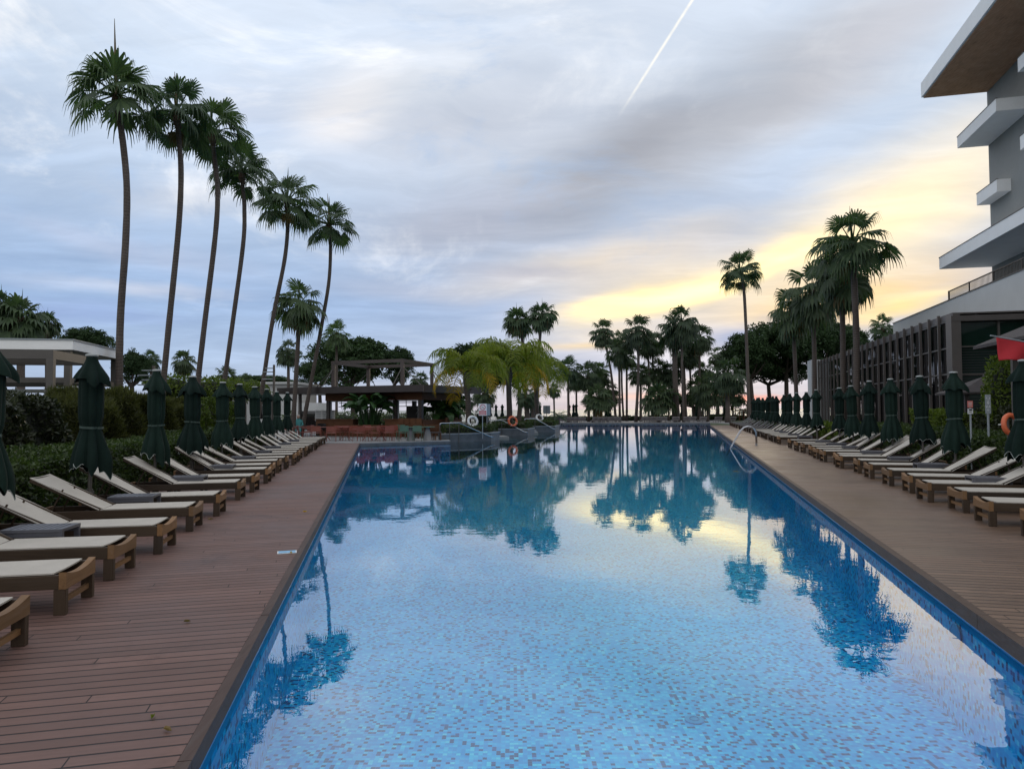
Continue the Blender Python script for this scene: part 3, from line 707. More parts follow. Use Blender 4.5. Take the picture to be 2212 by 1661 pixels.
# ---------------------------------------------------------------- closed parasols
def umbrella_proto(seed, canvas, top=2.40):
    rg = random.Random(seed); root = thing('closed_parasol', 'x', 'parasol')
    k = 8; nseg = 96; ph0 = rg.uniform(0, 2*PI)
    amp = [rg.uniform(.6,1.35) for _ in range(k)]; lob = [rg.uniform(-.35,.35) for _ in range(k)]; hem = [rg.uniform(-.10,.06) for _ in range(k)]
    flare = [rg.uniform(.75,1.35) for _ in range(k)]
    mb = MB(); mb.lathe([(.0,0),(.28,0),(.28,.035),(.26,.05),(.06,.06),(.0,.06)], 20); mb.build('base_plate', M['pole'], root)
    mb = MB(); mb.tube([(0,0,.05),(0,0,.50)], .042, 12); mb.tube([(0,0,.44),(0,0,.47)], .056, 12); mb.tube([(0,0,.5),(0,0,top-.02)], .027, 10)
    mb.tube([(0.05,0,.455),(.085,0,.455)], .012, 6); mb.build('pole', M['pole'], root, smooth=False)
    def fold(th, sharp=1.0):
        q = (th-ph0) % (2*PI) / (2*PI)*k; i = int(q) % k; f = q-int(q)
        c = .5-.5*math.cos(2*PI*f)            # 0 at rib valleys, 1 at the fold crest
        return i, f, c
    def sm(x, a, b):
        u = max(0,min(1,(x-a)/(b-a))); return u*u*(3-2*u)
    def surf(z0, z1, rad, nz, flap=False):
        vs = []; rows = []
        for iz in range(nz+1):
            for j in range(nseg):
                th = 2*PI*j/nseg; i, f, c = fold(th)
                lowz = z0(i, f, c); a = iz/nz; z = z1 + (lowz-z1)*a
                r = rad(z, i, f, c)
                tw = .10*math.sin(z*7+i)*(1 if not flap else .4)
                vs.append((r*math.cos(th+tw*.6*c), r*math.sin(th+tw*.6*c), z))
        fs = [(iz*nseg+j, (iz+1)*nseg+j, (iz+1)*nseg+(j+1)%nseg, iz*nseg+(j+1)%nseg) for iz in range(nz) for j in range(nseg)]
        return vs, fs
    tie = top-1.02
    def r_main(z, i, f, c):
        d = top-.06-z
        body = .085+.105*sm(d,0,.30)                            # shoulders
        body -= .035*math.exp(-((z-tie)/.10)**2)                # drawn in by the strap
        body += .115*sm(tie-.03-z,0,.50)*flare[i]               # loose skirt
        pl = .030*sm(d,.1,.45)+.055*sm(tie-z,0,.5)*amp[i]
        q = abs(math.sin(PI*(f+lob[i]*.25*c)))
        return (body*.92 + pl*(q-.45)*amp[i])*.87
    def h_main(i, f, c): return .84+hem[i]*1.2-.13*max(0,1-abs(2*f-1)*1.6)*amp[i]-.05*abs(2*f-1)
    vs, fs = surf(h_main, top-.03, r_main, 34)
    mb = MB(); mb.add(vs, fs); cn = mb.build('canopy', canvas, root, smooth=True)
    def r_flap(z, i, f, c):
        d = top-z; return .070+.150*sm(d,.0,.40)*(.90+.10*c*amp[i]) + .050*c*amp[i]*sm(d,.05,.40)
    def h_flap(i, f, c): return top-.36-.10*(amp[i]-1)-.15*max(0,1-abs(2*f-1)*1.3)*max(0,amp[i]-.8)
    vs2, fs2 = surf(h_flap, top, r_flap, 10, True)
    mb = MB(); mb.add(vs2, fs2); mb.build('top_flap', canvas, cn, smooth=True)
    for V, nz, nm in ((vs,34,'hem_piping'),):
        loop = [Vector(V[nz*nseg+j]) for j in range(nseg)]; loop.append(loop[0])
        keep = set(rg.sample(range(k), 5))
        run = []
        for j, p in enumerate(loop):
            i, f, c = fold(2*PI*(j%nseg)/nseg)
            if i in keep: run.append(p+Vector((p.x,p.y,0)).normalized()*.003)
            else:
                if len(run) > 2: mb = MB(); mb.tube(run, .0042, 5); mb.build(nm, M['piping'], cn)
                run = []
        if len(run) > 2: mb = MB(); mb.tube(run, .0042, 5); mb.build(nm, M['piping'], cn)
    mb = MB(); mb.lathe([(.0,top-.012),(.075,top-.012),(.085,top+.0),(.082,top+.018),(.05,top+.028),(0,top+.03)], 18); mb.build('top_cap', M['cap'], root)
    loop = []
    for j in range(48):
        th = 2*PI*j/48; i, f, c = fold(th); r = r_main(tie, i, f, 1)+.016+.012*math.sin(3*th+seed); loop.append((r*math.cos(th), r*math.sin(th), tie+.012*math.sin(th+seed)))
    loop.append(loop[0])
    mb = MB()
    for a, b in zip(loop, loop[1:]): mb.add([(a[0],a[1],a[2]-.016),(b[0],b[1],b[2]-.016),(b[0],b[1],b[2]+.016),(a[0],a[1],a[2]+.016)], [(0,1,2,3)])
    mb.build('tie_strap', M['fabric_tie'], root)
    return root
protos = [umbrella_proto(11, M['canvas']), umbrella_proto(23, M['canvas2']), umbrella_proto(37, M['canvas']), umbrella_proto(52, M['canvas2'])]
pu = [False]*4
ulx = [(-40,760),(198.2,770.7),(336.7,797.5),(417.3,814),(480,824),(521.7,831.8),(553.4,833),(578,840),(600,845),(620,848)]
rng = random.Random(9); LU = []
for i, (x, y) in enumerate(ulx):
    r, e = ray(x, y); Y = 4.08/(-r-.19) if i else 7.5; X = -4.08-.19*Y; LU.append((X,Y))
    n = i % 4
    place(protos[n], pu[n], (X,Y,0), rng.uniform(0,6.28), f'closed dark green parasol behind the left loungers, {ordn(i)} from the camera', 'closed parasols along the left row', True); pu[n] = True
    Yr = Y+.32; p = row_pt(Yr, -2.46, -.19)+OL*rng.uniform(1.0,1.1)
    if i < 9:
        place(tp, used_t, p, LANG+R(rng.uniform(-4,4)), f'dark slatted side table between left loungers, in front of the {ordn(i)} parasol', 'side tables on the left deck'); used_t = True
urx = [2205.5,2060,1991.7,1925.8,1874.4,1841.8,1811.2,1763,1740.8,1718.6,1704.6,1692.8,1677,1666.6,1657,1647,1640,1634,1626.6]
for i, x in enumerate(urx):
    r, e = ray(x, 830); Y = 5.78/(r-.24); X = 5.78+.24*Y; n = (i*3+1) % 4
    place(protos[n], pu[n], (X,Y,0), rng.uniform(0,6.28), f'closed dark green parasol behind the right loungers, {ordn(i)} from the camera', 'closed parasols along the right row', True); pu[n] = True
    Yr = Y+.37; p = row_pt(Yr, 4.17, .24)+OR*rng.uniform(1.0,1.1)
    if i < 11:
        place(tp, used_t, p, RANG+R(rng.uniform(-4,4)), f'dark slatted side table between right loungers, in front of the {ordn(i)} parasol', 'side tables on the right deck'); used_t = True
fux = [(1556.6,0),(1577.4,0),(1596,0),(1632,0),(1666,0)]
far_u = [2102+40, 2119+34, 2161]
FU = []
for z3 in (218,262,288): FU.append((2050+z3*.38427)/1.736)
for z3 in (525,585,606,1040,1072,1320,1465,1735): FU.append((2050+z3*.38427)/1.736)
for z2 in (455,960,1045,1140,1575,1640,1710): FU.append((1600+z2*.24864)/1.736)
FU.sort()
for i, x in enumerate(FU):
    Y = 96+rng.uniform(-3,3); p = at(x, 880, Y); n = i % 4
    place(protos[n], pu[n], (p.x,p.y,-.05), rng.uniform(0,6.28), f'closed dark parasol before the sea beyond the pool, {ordn(i)} from the left', 'closed parasols by the sea'); pu[n] = True
# ---------------------------------------------------------------- palms
def fan_frond(mb, phi, elev, rg, pet, bl, droop, nleaf=13, mi=0, fold=.38):
    mb.mi = mi
    ce, se = math.cos(elev), math.sin(elev); out = Vector((math.cos(phi), math.sin(phi), 0)); up = Vector((0,0,1))
    a0 = out*ce + up*se
    sag = .22*pet*max(0, ce)
    p0 = a0*.04; p1 = a0*(pet*.55)+Vector((0,0,-sag*.25)); h = a0*pet + Vector((0,0,-sag))
    side = up.cross(out).normalized()
    for q0, q1, w0, w1 in ((p0,p1,.022,.015),(p1,h,.015,.011)):        # petiole
        n = (q1-q0).normalized().cross(side)
        mb.add([q0-side*w0,q0+side*w0,q1+side*w1,q1-side*w1], [(0,1,2,3)])
        mb.add([q0-n*w0,q0+n*w0,q1+n*w1,q1-n*w1], [(0,1,2,3)])
    a = ((h-p1).normalized() + Vector((0,0,-.30-.3*max(0,ce)*rg.random()))).normalized()
    roll = rg.uniform(-.5,.5)
    s = (side - a*side.dot(a)).normalized(); nn = a.cross(s)
    s, nn = s*math.cos(roll)+nn*math.sin(roll), nn*math.cos(roll)-s*math.sin(roll)
    if nn.z < 0: nn = -nn
    span = R(rg.uniform(108,128)); down = Vector((0,0,-1)); dp = 2*span/nleaf
    prev = None
    for i in range(nleaf):
        ps = -span + dp*(i+.5); ln = bl*(.72+.28*math.cos(ps*.75))*rg.uniform(.88,1.08)
        d = a*math.cos(ps)+s*math.sin(ps) - nn*(fold*.5*abs(math.sin(ps)))      # the blade is folded along its midrib
        d.normalize()
        t = nn.cross(d).normalized()
        w = ln*.56*math.tan(dp/2)*1.04
        dr = droop*rg.uniform(.7,1.3)
        m1 = h + (d+down*dr*.18).normalized()*ln*.56; 
        d2 = (d*.8 + down*dr*1.15).normalized(); m2 = m1 + d2*ln*.26
        d3 = (d*.28 + down*(.45+dr)).normalized(); tip = m2 + d3*ln*.30*rg.uniform(.6,1.4)
        k = nn*(w*.35*(1 if i%2 else -1))
        mb.add([h, m1-t*w+k, m1+t*w-k, m2-t*w*.40, m2+t*w*.40, tip+t*.004, tip-t*.004], [(0,1,2),(1,3,4,2),(3,6,5,4)])
def fan_crown(seed, n=30, lo=-35, skirt=0, droop=.55, nleaf=13, spear=True, dull=False, stalks=0, pet=.54, bl=.58):
    rg = random.Random(seed); mb = MB(); ga = 2.39996
    for i in range(n):
        f = (i+.5)/n
        el = 86 - (86-lo)*f**.80 + rg.uniform(-9,9)
        fan_frond(mb, i*ga+rg.uniform(-.25,.25), R(el), rg, pet*rg.uniform(.70,1.18)*(1 if el<62 else .9), bl*rg.uniform(.80,1.12)*(1 if el < 70 else .78), droop*(1.0 if el < 55 else .35)*rg.uniform(.7,1.25), nleaf)
    for i in range(skirt):
        el = rg.uniform(-82,-48)
        fan_frond(mb, i*ga+rg.uniform(-.3,.3), R(el), rg, pet*rg.uniform(.55,.95), bl*rg.uniform(.7,.95), 1.2, max(7,nleaf-4), 1, .9)
    for i in range(stalks):
        mb.mi = 1; ph = rg.uniform(0,6.28); r0 = rg.uniform(.3,.6); z0 = rg.uniform(-.25,-.05); p = Vector((r0*math.cos(ph), r0*math.sin(ph), z0)); pts = [p]
        for q in range(5): p = p+Vector((rg.uniform(-.03,.03), rg.uniform(-.03,.03), -rg.uniform(.10,.20))); pts.append(p)
        mb.tube(pts, [.012,.022,.018,.024,.016,.004], 4)
    mb.mi = 0
    if spear: mb.tube([(0,0,.1),(.02,.01,.55),(.03,.02,rg.uniform(.85,1.05))], [.03,.02,.002], 5)
    g = M['fan_d'] if dull else M['fan']
    return mb.mesh('crown', [g, M['dead']])
CROWN = {
 'open1': fan_crown(1, 24, -16, 0, .42, 21, pet=.58, bl=.52), 'open2': fan_crown(2, 25, -24, 1, .5, 21, pet=.58, bl=.52), 'open3': fan_crown(3, 23, -18, 0, .42, 21, pet=.58, bl=.52),
 'med1': fan_crown(4, 24, -55, 2, .5, 17, spear=False), 'med2': fan_crown(5, 22, -48, 0, .45, 17, spear=False),
 'full1': fan_crown(6, 28, -74, 6, .85, 15, spear=False, dull=True), 'full2': fan_crown(7, 27, -78, 8, .95, 15, spear=False, dull=True), 'full3': fan_crown(8, 29, -68, 4, .8, 15, spear=False, dull=True),
 'skirt': fan_crown(9, 34, -55, 70, .7, 12), 'stalk': fan_crown(10, 34, -50, 4, .4, 12, stalks=26),
 'low1': fan_crown(12, 26, -30, 3, .35, 13, dull=True), 'low2': fan_crown(13, 28, -40, 2, .45, 13, dull=True),
}
NP = [0]
def palm(label, pts, Y, rpx, kind, rad, z0=0., group=None, rz=None, dead_spear=0., cat='palm tree', boots=True, top_px=None):
    """pts: survey points from the trunk foot to the crown base, all at distance Y"""
    rg = random.Random(hash(label) % 9973 if False else NP[0]*7+3); NP[0] += 1
    P = [at(x, y, Y) for x, y in pts]
    rad = rad*(.72 if rad < .3 else .85)
    foot = P[0].copy(); d = (P[0]-P[1]); 
    if foot.z > z0 and abs(d.z) > .01:
        foot = P[0] + d*((foot.z-z0)/-d.z) if d.z < 0 else P[0]
        if d.z < 0: pass
    foot.z = z0
    if P[0].z <= z0+.25: P[0].z = z0
    else: P = [foot]+P
    t = thing('palm_tree', label, cat, foot, 0, group)
    Q = [p-foot for p in P]
    # smooth the polyline (Catmull-Rom)
    sm = []
    for i in range(len(Q)-1):
        a, b, c, e = Q[max(i-1,0)], Q[i], Q[i+1], Q[min(i+2,len(Q)-1)]
        for k in range(6):
            u = k/6; sm.append(.5*((2*b)+(c-a)*u+(2*a-5*b+4*c-e)*u*u+(3*b-3*c+e-a)*u**3))
    sm.append(Q[-1]); n = len(sm); top = sm[-1]
    rr = []
    for i, p in enumerate(sm):
        f = i/(n-1); rr.append(rad*(1.22-.22*min(1,f*5))*(1.04-.22*f)*(1+rg.uniform(-.03,.03)))
    mb = MB(); mb.tube(sm, rr, 12); mb.build('trunk', M['trunk'], t, smooth=True)
    s = rpx*Y/FPX*1.08
    if boots:
        d = (sm[-1]-sm[-3]).normalized(); mb = MB(); k0 = top-d*(.34*s)
        mb.tube([k0, top-d*.16*s, top+d*.08*s], [rad*.85,rad*1.5,rad*.7], 10)
        for i in range(26):
            ph = i*2.4; q = k0+d*(.30*s*i/26); o = Vector((math.cos(ph), math.sin(ph), .5)).normalized()
            mb.beam(q+o*rad*.8, q+o*(rad*1.5+.05), .05, .02)
        mb.build('leaf_bases', M['boots'], t)
    c = obj('crown', CROWN[kind], t, top); c.scale = (s,s,s); c.rotation_euler = (0,0,rz if rz is not None else rg.uniform(0,6.28))
    if dead_spear:
        mb = MB(); mb.tube([top+Vector((0,0,.1)), top+Vector((-.05,0,dead_spear*.6)), top+Vector((-.12,.05,dead_spear))], [.07,.045,.01], 6); mb.build('dry_spear', M['dead'], t)
    return t
def D1(x, y): return ((x*.57866)/1.736, (1150+y*.57866)/1.736)
def D3(x, y): return (1152.1+x*.23437, 662.4+y*.23437)
def D8(x, y): return (1555.3+x*.2948, 374.4+y*.2948)
gl = 'row of tall palms on the left'
palm('tallest leftmost palm with a bare dry spear standing above its crown', [(257,850),(260,691),(271,530),(274,410),(266,312),(254,233),(250,206)], 28, 108, 'open1', .185, 0, gl, .4, 3.1)
palm('second tall palm in the leftmost row, one fan raised on a stalk', [(353,824),(366,691),(386,490),(391,374),(386,295),(381,247)], 31, 92, 'open2', .175, 0, gl, 2.0, 1.9)
palm('third tall palm in the leftmost row, leaning slightly right', [(428,819),(443,691),(465,510),(470,416),(463,338),(456,288)], 34, 86, 'open3', .175, 0, gl, 4.2)
palm('fourth tall palm in the leftmost row, slender curved trunk', [(485,822),(503.5,691),(525,530),(528,458),(524,400),(521,372)], 37.5, 76, 'open1', .165, 0, gl, 3.1)
palm('fifth tall palm in the leftmost row, strongly leaning trunk', [(567,836),(589,691),(615,560),(622,478),(620,436)], 41, 80, 'open2', .175, 0, gl, 5.2)
palm('sixth and shortest tall palm of the leftmost row', [(670,836),(697,691),(711,603),(714,525),(711,486)], 45, 68, 'open3', .17, 0, gl, 1.1, 2.0)
palm('mid height bright palm between the fifth and sixth tall palms', [(638,836),(646,700),(647,657)], 44, 66, 'med1', .20, 0)
bg = 'palms behind the left garden'
palm('bushy palm with a brown skirt above the pavilion roof', [(45,830),(45,690)], 46, 64, 'skirt', .3, 0, bg)
palm('small brown skirted palm right of the bushy one above the pavilion', [(103,830),(103,698)], 48, 32, 'skirt', .25, 0, bg)
palm('half cropped skirted palm at the left edge above the pavilion', [(0,830),(0,668)], 46, 52, 'skirt', .3, 0, bg)
palm('small sparse palm between the first and second tall trunks', [(326,850),(326,778)], 60, 26, 'med2', .16, 0, bg)
palm('round headed palm between the second and third tall trunks', [(398,850),(398,780)], 60, 33, 'full3', .18, 0, bg)
palm('low palm behind the fourth tall trunk', [(487,850),(487,815)], 62, 30, 'low2', .16, 0, bg)
palm('smallest low palm left of the fifth tall trunk', [(530,850),(530,821)], 66, 19, 'low1', .14, 0, bg)
palm('dull palm behind the fifth tall trunk, crown hanging down', [(623,850),(623,758)], 62, 33, 'full1', .2, 0, bg)
palm('palm above the bar roof, right of the sixth tall palm', [(727,860),(727,722)], 62, 36, 'med2', .18, 0, bg)
palm('dark palm behind the rooftop frame beside the yellow palms', [(908,870),(908,822)], 70, 25, 'low2', .17, 0, bg)
g2 = 'palms behind the yellow green palms'
palm('left of the two tall palms with hanging seed stalks', [(1137,905),(1130,749),(1117,693)], 72, 38, 'stalk', .25, 0, g2)
palm('right of the two tall palms with hanging seed stalks', [(1160,905),(1164,766),(1171,682)], 70, 37, 'stalk', .22, 0, g2)
palm('dark palm behind the first yellow green palm, over the white sign', [(1052,905),(1046,850)], 66, 33, 'full3', .22, 0, g2)
palm('stout dark palm just right of the second yellow palm trunk', [(1142,905),(1137,855)], 70, 28, 'full1', .24, 0, g2)
palm('short thick trunked palm behind the third yellow green palm', [(1152,905),(1150,860)], 74, 22, 'low2', .28, 0, g2)
palm('thin palm with a brown skirt right of the yellow palms', [(1198,908),(1196,842)], 80, 17, 'skirt', .16, 0, g2)
palm('low palm seen through the bar, beside the broad leaved plants', [(1010,905),(1008,868)], 62, 22, 'low1', .2, 0, g2)
g3 = 'palm grove by the sea'
def gp(label, crown, r, foot, Y, kind, rad, mid=None):
    pts = [D3(*foot)]+([D3(*mid)] if mid else [])+[D3(*crown)]
    palm(label, pts, Y, r*.23437*1.17, kind, rad, -.05, g3)
gp('slim palm standing apart at the left of the seaside grove', (320,580), 125, (325,1060), 92, 'med2', .22, (322,800))
gp('dense low palm second from the left in the seaside grove', (510,625), 140, (510,1060), 94, 'full3', .25)
gp('low palm behind the second seaside palm', (615,600), 110, (605,1060), 99, 'med1', .22)
gp('bushy short palm at the foot of the left grove', (600,850), 150, (545,1060), 90, 'low1', .2)
gp('tall palm whose trunk leans left, first of the tall grove', (640,230), 125, (762,1060), 97, 'full1', .23, (715,600))
gp('tall palm with a straight trunk beside the leaning one', (790,390), 135, (797,1060), 93, 'full2', .22)
gp('palm half hidden behind the straight trunk in the grove', (815,320), 115, (832,1060), 100, 'full3', .2, (815,700))
gp('shorter tall palm right of the three crossing trunks', (860,470), 105, (862,1060), 98, 'med1', .22)
gp('big headed tall palm in the middle of the grove', (962,215), 150, (945,1060), 91, 'full1', .26, (968,600))
gp('short dark palm under the big headed middle palm', (990,620), 110, (990,1060), 96, 'low2', .24)
gp('tall palm with a leaning trunk right of the grove middle', (1060,330), 120, (1100,1060), 98, 'full2', .2, (1065,600))
gp('thin tall palm paired with the leaning one', (1125,330), 115, (1145,1060), 101, 'full3', .2, (1100,550))
gp('mid height palm behind the low fan palm', (1150,590), 120, (1160,1060), 100, 'low2', .25)
gp('low wide fan palm with a bright centre by the far pool edge', (1150,850), 175, (1155,1060), 89, 'low1', .3)
gp('dark mid height palm left of the thick trunk', (1270,610), 120, (1290,1060), 99, 'low2', .22)
gp('thick trunked tall palm at the right of the grove', (1305,200), 165, (1325,1060), 90, 'full2', .42, (1305,600))
gp('tall palm with a pale slender trunk and the highest crown of the grove', (1372,150), 175, (1386,1060), 88, 'full1', .22, (1370,500))
gp('tall palm close behind the pale trunk', (1385,420), 130, (1408,1060), 97, 'full3', .24)
gp('leaning palm at the right edge of the tall grove', (1440,420), 120, (1480,1060), 99, 'full2', .22, (1450,700))
gp('last tall palm on the right of the seaside grove', (1535,280), 140, (1525,1060), 95, 'full3', .24)
gp('short palm behind the last tall palm', (1500,770), 120, (1560,1060), 98, 'low2', .2)
gp('dark mid height palm in front of the pines', (1605,740), 165, (1608,1060), 90, 'full1', .26)
gp('dull palm crown against the pines, right of the grove', (1700,450), 95, (1690,1060), 103, 'full2', .2)
gp('large low palm with hanging leaves before the pines', (1792,620), 185, (1792,1080), 84, 'full3', .33)
gp('low palm at the right behind the large hanging one', (1840,830), 120, (1840,1060), 96, 'low1', .2)
for i, (x_, y_, r_, Y_, k_) in enumerate(((395,690,95,101,'low2'),(690,770,105,100,'low1'),(1060,640,95,101,'low1'),(1245,780,100,97,'full3'),(1560,600,105,102,'full1'))):
    gp(f'low dark palm filling the seaside grove, {ordn(i)} from the left', (x_,y_), r_, (x_+4,1060), Y_, k_, .2)
g4 = 'tall palms beside the glass wing'
palm('single tall slim palm standing apart right of the pool', [(1620,908),(1618,880),(1608,640),(1598,588)], 78, 54, 'open2', .26, 0, g4, 1.)
palm('palm with a drooping crown, leftmost before the glass wing', [(1722,905),(1718,800),(1712,668)], 58, 62, 'full2', .24, 0, g4)
palm('palm with a crown of hanging leaves second before the glass wing', [(1760,905),(1759,760),(1754,628)], 52, 76, 'full1', .24, 0, g4)
palm('palm half hidden behind the biggest one by the glass wing', [(1822,905),(1821,760),(1818,578)], 44, 88, 'full2', .245, 0, g4)
palm('biggest palm beside the glass wing with one fan standing upright', [(1850,905),(1850,740),(1843,560),(1841,530)], 40, 92, 'open2', .26, 0, g4, 2.5)
palm('small backlit palm behind the end of the glass wing', [(1907,800),(1907,708)], 75, 34, 'med2', .22, 0, g4)

# yellow green feather palms on the planters
def feather_crown(seed, n, drp, leaf, mats, old=.25, npair=34):
    rg = random.Random(seed); mb = MB()
    for i in range(n):
        ph = i*2.39996+rg.uniform(-.2,.2); f = (i+.5)/n; el = R(82-75*f+rg.uniform(-6,6)); mb.mi = 1 if (f > 1-old and rg.random() < .8) else 0
        out = Vector((math.cos(ph), math.sin(ph), 0)); p = Vector((0,0,0)); pts = []; a = el; Ln = rg.uniform(.95,1.15); st = Ln/14
        for k in range(15):
            pts.append(p.copy()); p = p+(out*math.cos(a)+Vector((0,0,1))*math.sin(a))*st; a -= (.06+.17*drp*(k/14)**.8)*1.25
        side = Vector((0,0,1)).cross(out)
        mb.tube(pts, [.018*(1-.85*k/14) for k in range(15)], 4, False)
        for k in range(npair):
            u = .16+.84*k/npair; q = u*14; j = min(13,int(q)); b = pts[j].lerp(pts[j+1], q-j); d = (pts[j+1]-pts[j]).normalized()
            ll = leaf*(.55+.45*math.sin(PI*min(1,u*1.05)))*rg.uniform(.85,1.1)
            for s in (-1,1):
                v = (side*s*rg.uniform(.75,1.0)+d*rg.uniform(.45,.75)+Vector((0,0,rg.uniform(-.1,.35)))).normalized()
                m1 = b+v*ll*.42; v2 = (v+Vector((0,0,-rg.uniform(.7,1.3)))).normalized(); m2 = m1+v2*ll*.34; v3 = (v*.3+Vector((0,0,-1))).normalized(); tp_ = m2+v3*ll*.34
                w = d*(.0075)
                mb.add([b-w*.6,b+w*.6,m1+w*1.3,m1-w*1.3,m2+w,m2-w,tp_], [(0,1,2,3),(3,2,4,5),(5,4,6)])
    return mb.mesh('crown', mats)
QC = [feather_crown(s, n, .78, .40, [M['queen'],M['queen_old']], o) for s, n, o in ((1,20,.30),(2,24,.06),(3,20,.30))]
PHX = feather_crown(7, 22, .45, .20, [M['fan_d'],M['fan_d']], 0, 26)
def queen(label, foot, top, Y, z0, rpx, k, rad, rz):
    F_ = at(*foot, Y); F_.z = z0; T = at(*top, Y); t = thing('feather_palm', label, 'palm tree', F_, 0, 'yellow green palms on the planters')
    d = T-F_; P = [d*u+Vector((.05*math.sin(u*5+k),0,0)) for u in (0,.25,.5,.7,.82,.92,1)]
    mb = MB(); mb.tube(P, [rad*1.15,rad,rad*.95,rad*.95,rad*1.25,rad*1.1,rad*.5], 12); mb.build('trunk', M['trunk'], t, smooth=True)
    mb = MB(); rg = random.Random(k)
    for i in range(14):
        q = d*(.66+.3*i/14); ph = i*2.4; o = Vector((math.cos(ph), math.sin(ph), .8)).normalized(); mb.tube([q+o*rad*.6, q+o*rad*1.7, q+o*rad*2.4+Vector((0,0,-.10*rg.random()))], [.05,.035,.006], 5)
    mb.build('leaf_bases', M['boots'], t)
    c = obj('crown', QC[k], t, d); s = rpx*1.12*Y/FPX; c.scale = (s,s,s); c.rotation_euler = (0,0,rz); return t
queen('yellow green feather palm with golden fronds nearest the bar', (1011,893), (1009,803), 42.5, .33, 88, 0, .17, .3)
queen('tallest yellow green feather palm in the middle of the planters', (1099,903), (1101,790), 50.5, .33, 98, 1, .20, 1.3)
queen('yellow green feather palm on the farthest planter with orange lower fronds', (1162,902), (1157,812), 59, .33, 78, 2, .17, 2.2)
def small_feather(label, x, y, Y, rpx):
    p = at(x, y, Y); t = thing('date_palm', label, 'palm tree', (p.x,p.y,-.05)); c = obj('crown', PHX, t, (0,0,p.z+.05)); s = rpx*Y/FPX; c.scale = (s,s,s)
    mb = MB(); mb.tube([(0,0,0),(0,0,p.z+.1)], [.2,.16], 10); mb.build('trunk', M['trunk'], t)
small_feather('small feather leaved palm by the sea next to the grey sign', 1206, 903, 76, 24)
small_feather('small feather leaved palm beside the wooden railing by the sea', 1606, 893, 100, 22)

# ---------------------------------------------------------------- pines and broad trees
def clump_crown(seed, nc, flat=.6, per=95, leaf=.085, rad=.20):
    rg = np.random.default_rng(seed); C = []
    lob = [(rg.uniform(-.45,.45), rg.uniform(-.45,.45), rg.uniform(-.05,.25), rg.uniform(.42,.62)) for _ in range(7)]+[(0,0,.15,.6)]
    while len(C) < nc:
        l = lob[rg.integers(len(lob))]; v = rg.normal(size=3); v /= np.linalg.norm(v); v[2] = abs(v[2])*1.0 if rg.random() < .52 else v[2]
        c = np.array(l[:3])+v*l[3]*rg.uniform(.72,1.0); c[2] *= flat/.6
        if np.linalg.norm(c[:2]) < 1.02: C.append(c)
    P = []
    for c in C:
        r = rad*rg.uniform(.55,1.15); n = int(per*(r/rad)**1.5); v = rg.normal(size=(n,3)); v /= np.linalg.norm(v,axis=1)[:,None]; v *= (rg.random(n)**.45)[:,None]*r; v[:,2] *= .8; P.append(v+c)
    mb = MB(); mb.leaves(np.concatenate(P), leaf, rg, .55, .7); return mb
PINE = [clump_crown(s, 230, .72, 120, .07, .19).mesh('crown', M['pine']) for s in (1,2,3)]
def pine(label, x, y, rx, ry, Y, z0=0., k=0, group='umbrella pines', mat=None):
    c = at(x, y, Y); sx = rx*Y/FPX; sz = ry*Y/FPX; t = thing('pine_tree', label, 'pine tree', (c.x,c.y,z0), 0, group)
    h = c.z-z0; rg = random.Random(k*31+int(x)); mb = MB(); r = .12+sx*.045
    base = Vector((0,0,0)); fork = Vector((rg.uniform(-.3,.3),0,h-sz*.85)); mb.tube([base, fork*.5+Vector((.1,0,0)), fork], [r*1.2,r,r*.85], 9)
    for i in range(7):
        a = i*.9+rg.uniform(-.3,.3); e = Vector((math.cos(a)*sx*rg.uniform(.45,.8), math.sin(a)*sx*rg.uniform(.45,.8), h-sz*rg.uniform(-.2,.3)))
        m_ = fork.lerp(e,.5)+Vector((0,0,-.12*sz)); mb.tube([fork-Vector((0,0,.1*i*.3)), m_, e], [r*.6,r*.42,r*.12], 6)
    mb.build('trunk', M['bark'], t)
    cr = obj('crown', PINE[k%3], t, (0,0,h)); cr.scale = (sx*1.28,sx*1.28,sz/.66); cr.rotation_euler = (0,0,rg.uniform(0,6)); return t
pine('broad dark pine behind the bar and its rooftop frame', 765, 790, 84, 46, 74, 0, 0)
pine('small pine lobe right of the broad one behind the rooftop frame', 857, 800, 34, 34, 76, 0, 1)
pine('low dark pine left of the broad one behind the sixth tall palm', 690, 812, 40, 26, 80, 0, 2)
pine('bright topped pine rising behind the pavilion roof', 192, 752, 56, 30, 52, 0, 1)
pine('dark round tree right of the pavilion behind the first tall trunk', 287, 806, 34, 34, 50, 0, 2)
pine('dark pine behind the first two yellow green palms', 1045, 800, 74, 46, 86, 0, 0)
pine('dark pine at the right behind the yellow green palms', 1120, 808, 60, 38, 88, 0, 2)
pine('leftmost pine of the dark group right of the pool', *D8(230,1375), 56, 42, 97, 0, 1)
pine('second pine of the dark group right of the pool, tallest dome', *D8(470,1310), 66, 52, 100, 0, 0)
pine('third pine of the dark group, above the end of the glass wing', *D8(740,1290), 66, 50, 94, 0, 2)
pine('last pine of the dark group, half behind the glass wing', *D8(950,1320), 44, 40, 98, 0, 1)
pine('low pine filling the gap under the dark group', *D8(360,1470), 60, 26, 104, 0, 2)
pine('low dark pine at the left foot of the seaside palm grove', *D3(600,900), 46, 12, 108, -1.5, 1)
pine('low dark pine behind the right part of the seaside palm grove', *D3(1480,880), 52, 13, 110, -1.5, 2)
pine('distant dark pine low behind the left garden', 570, 832, 60, 16, 95, 0, 0)

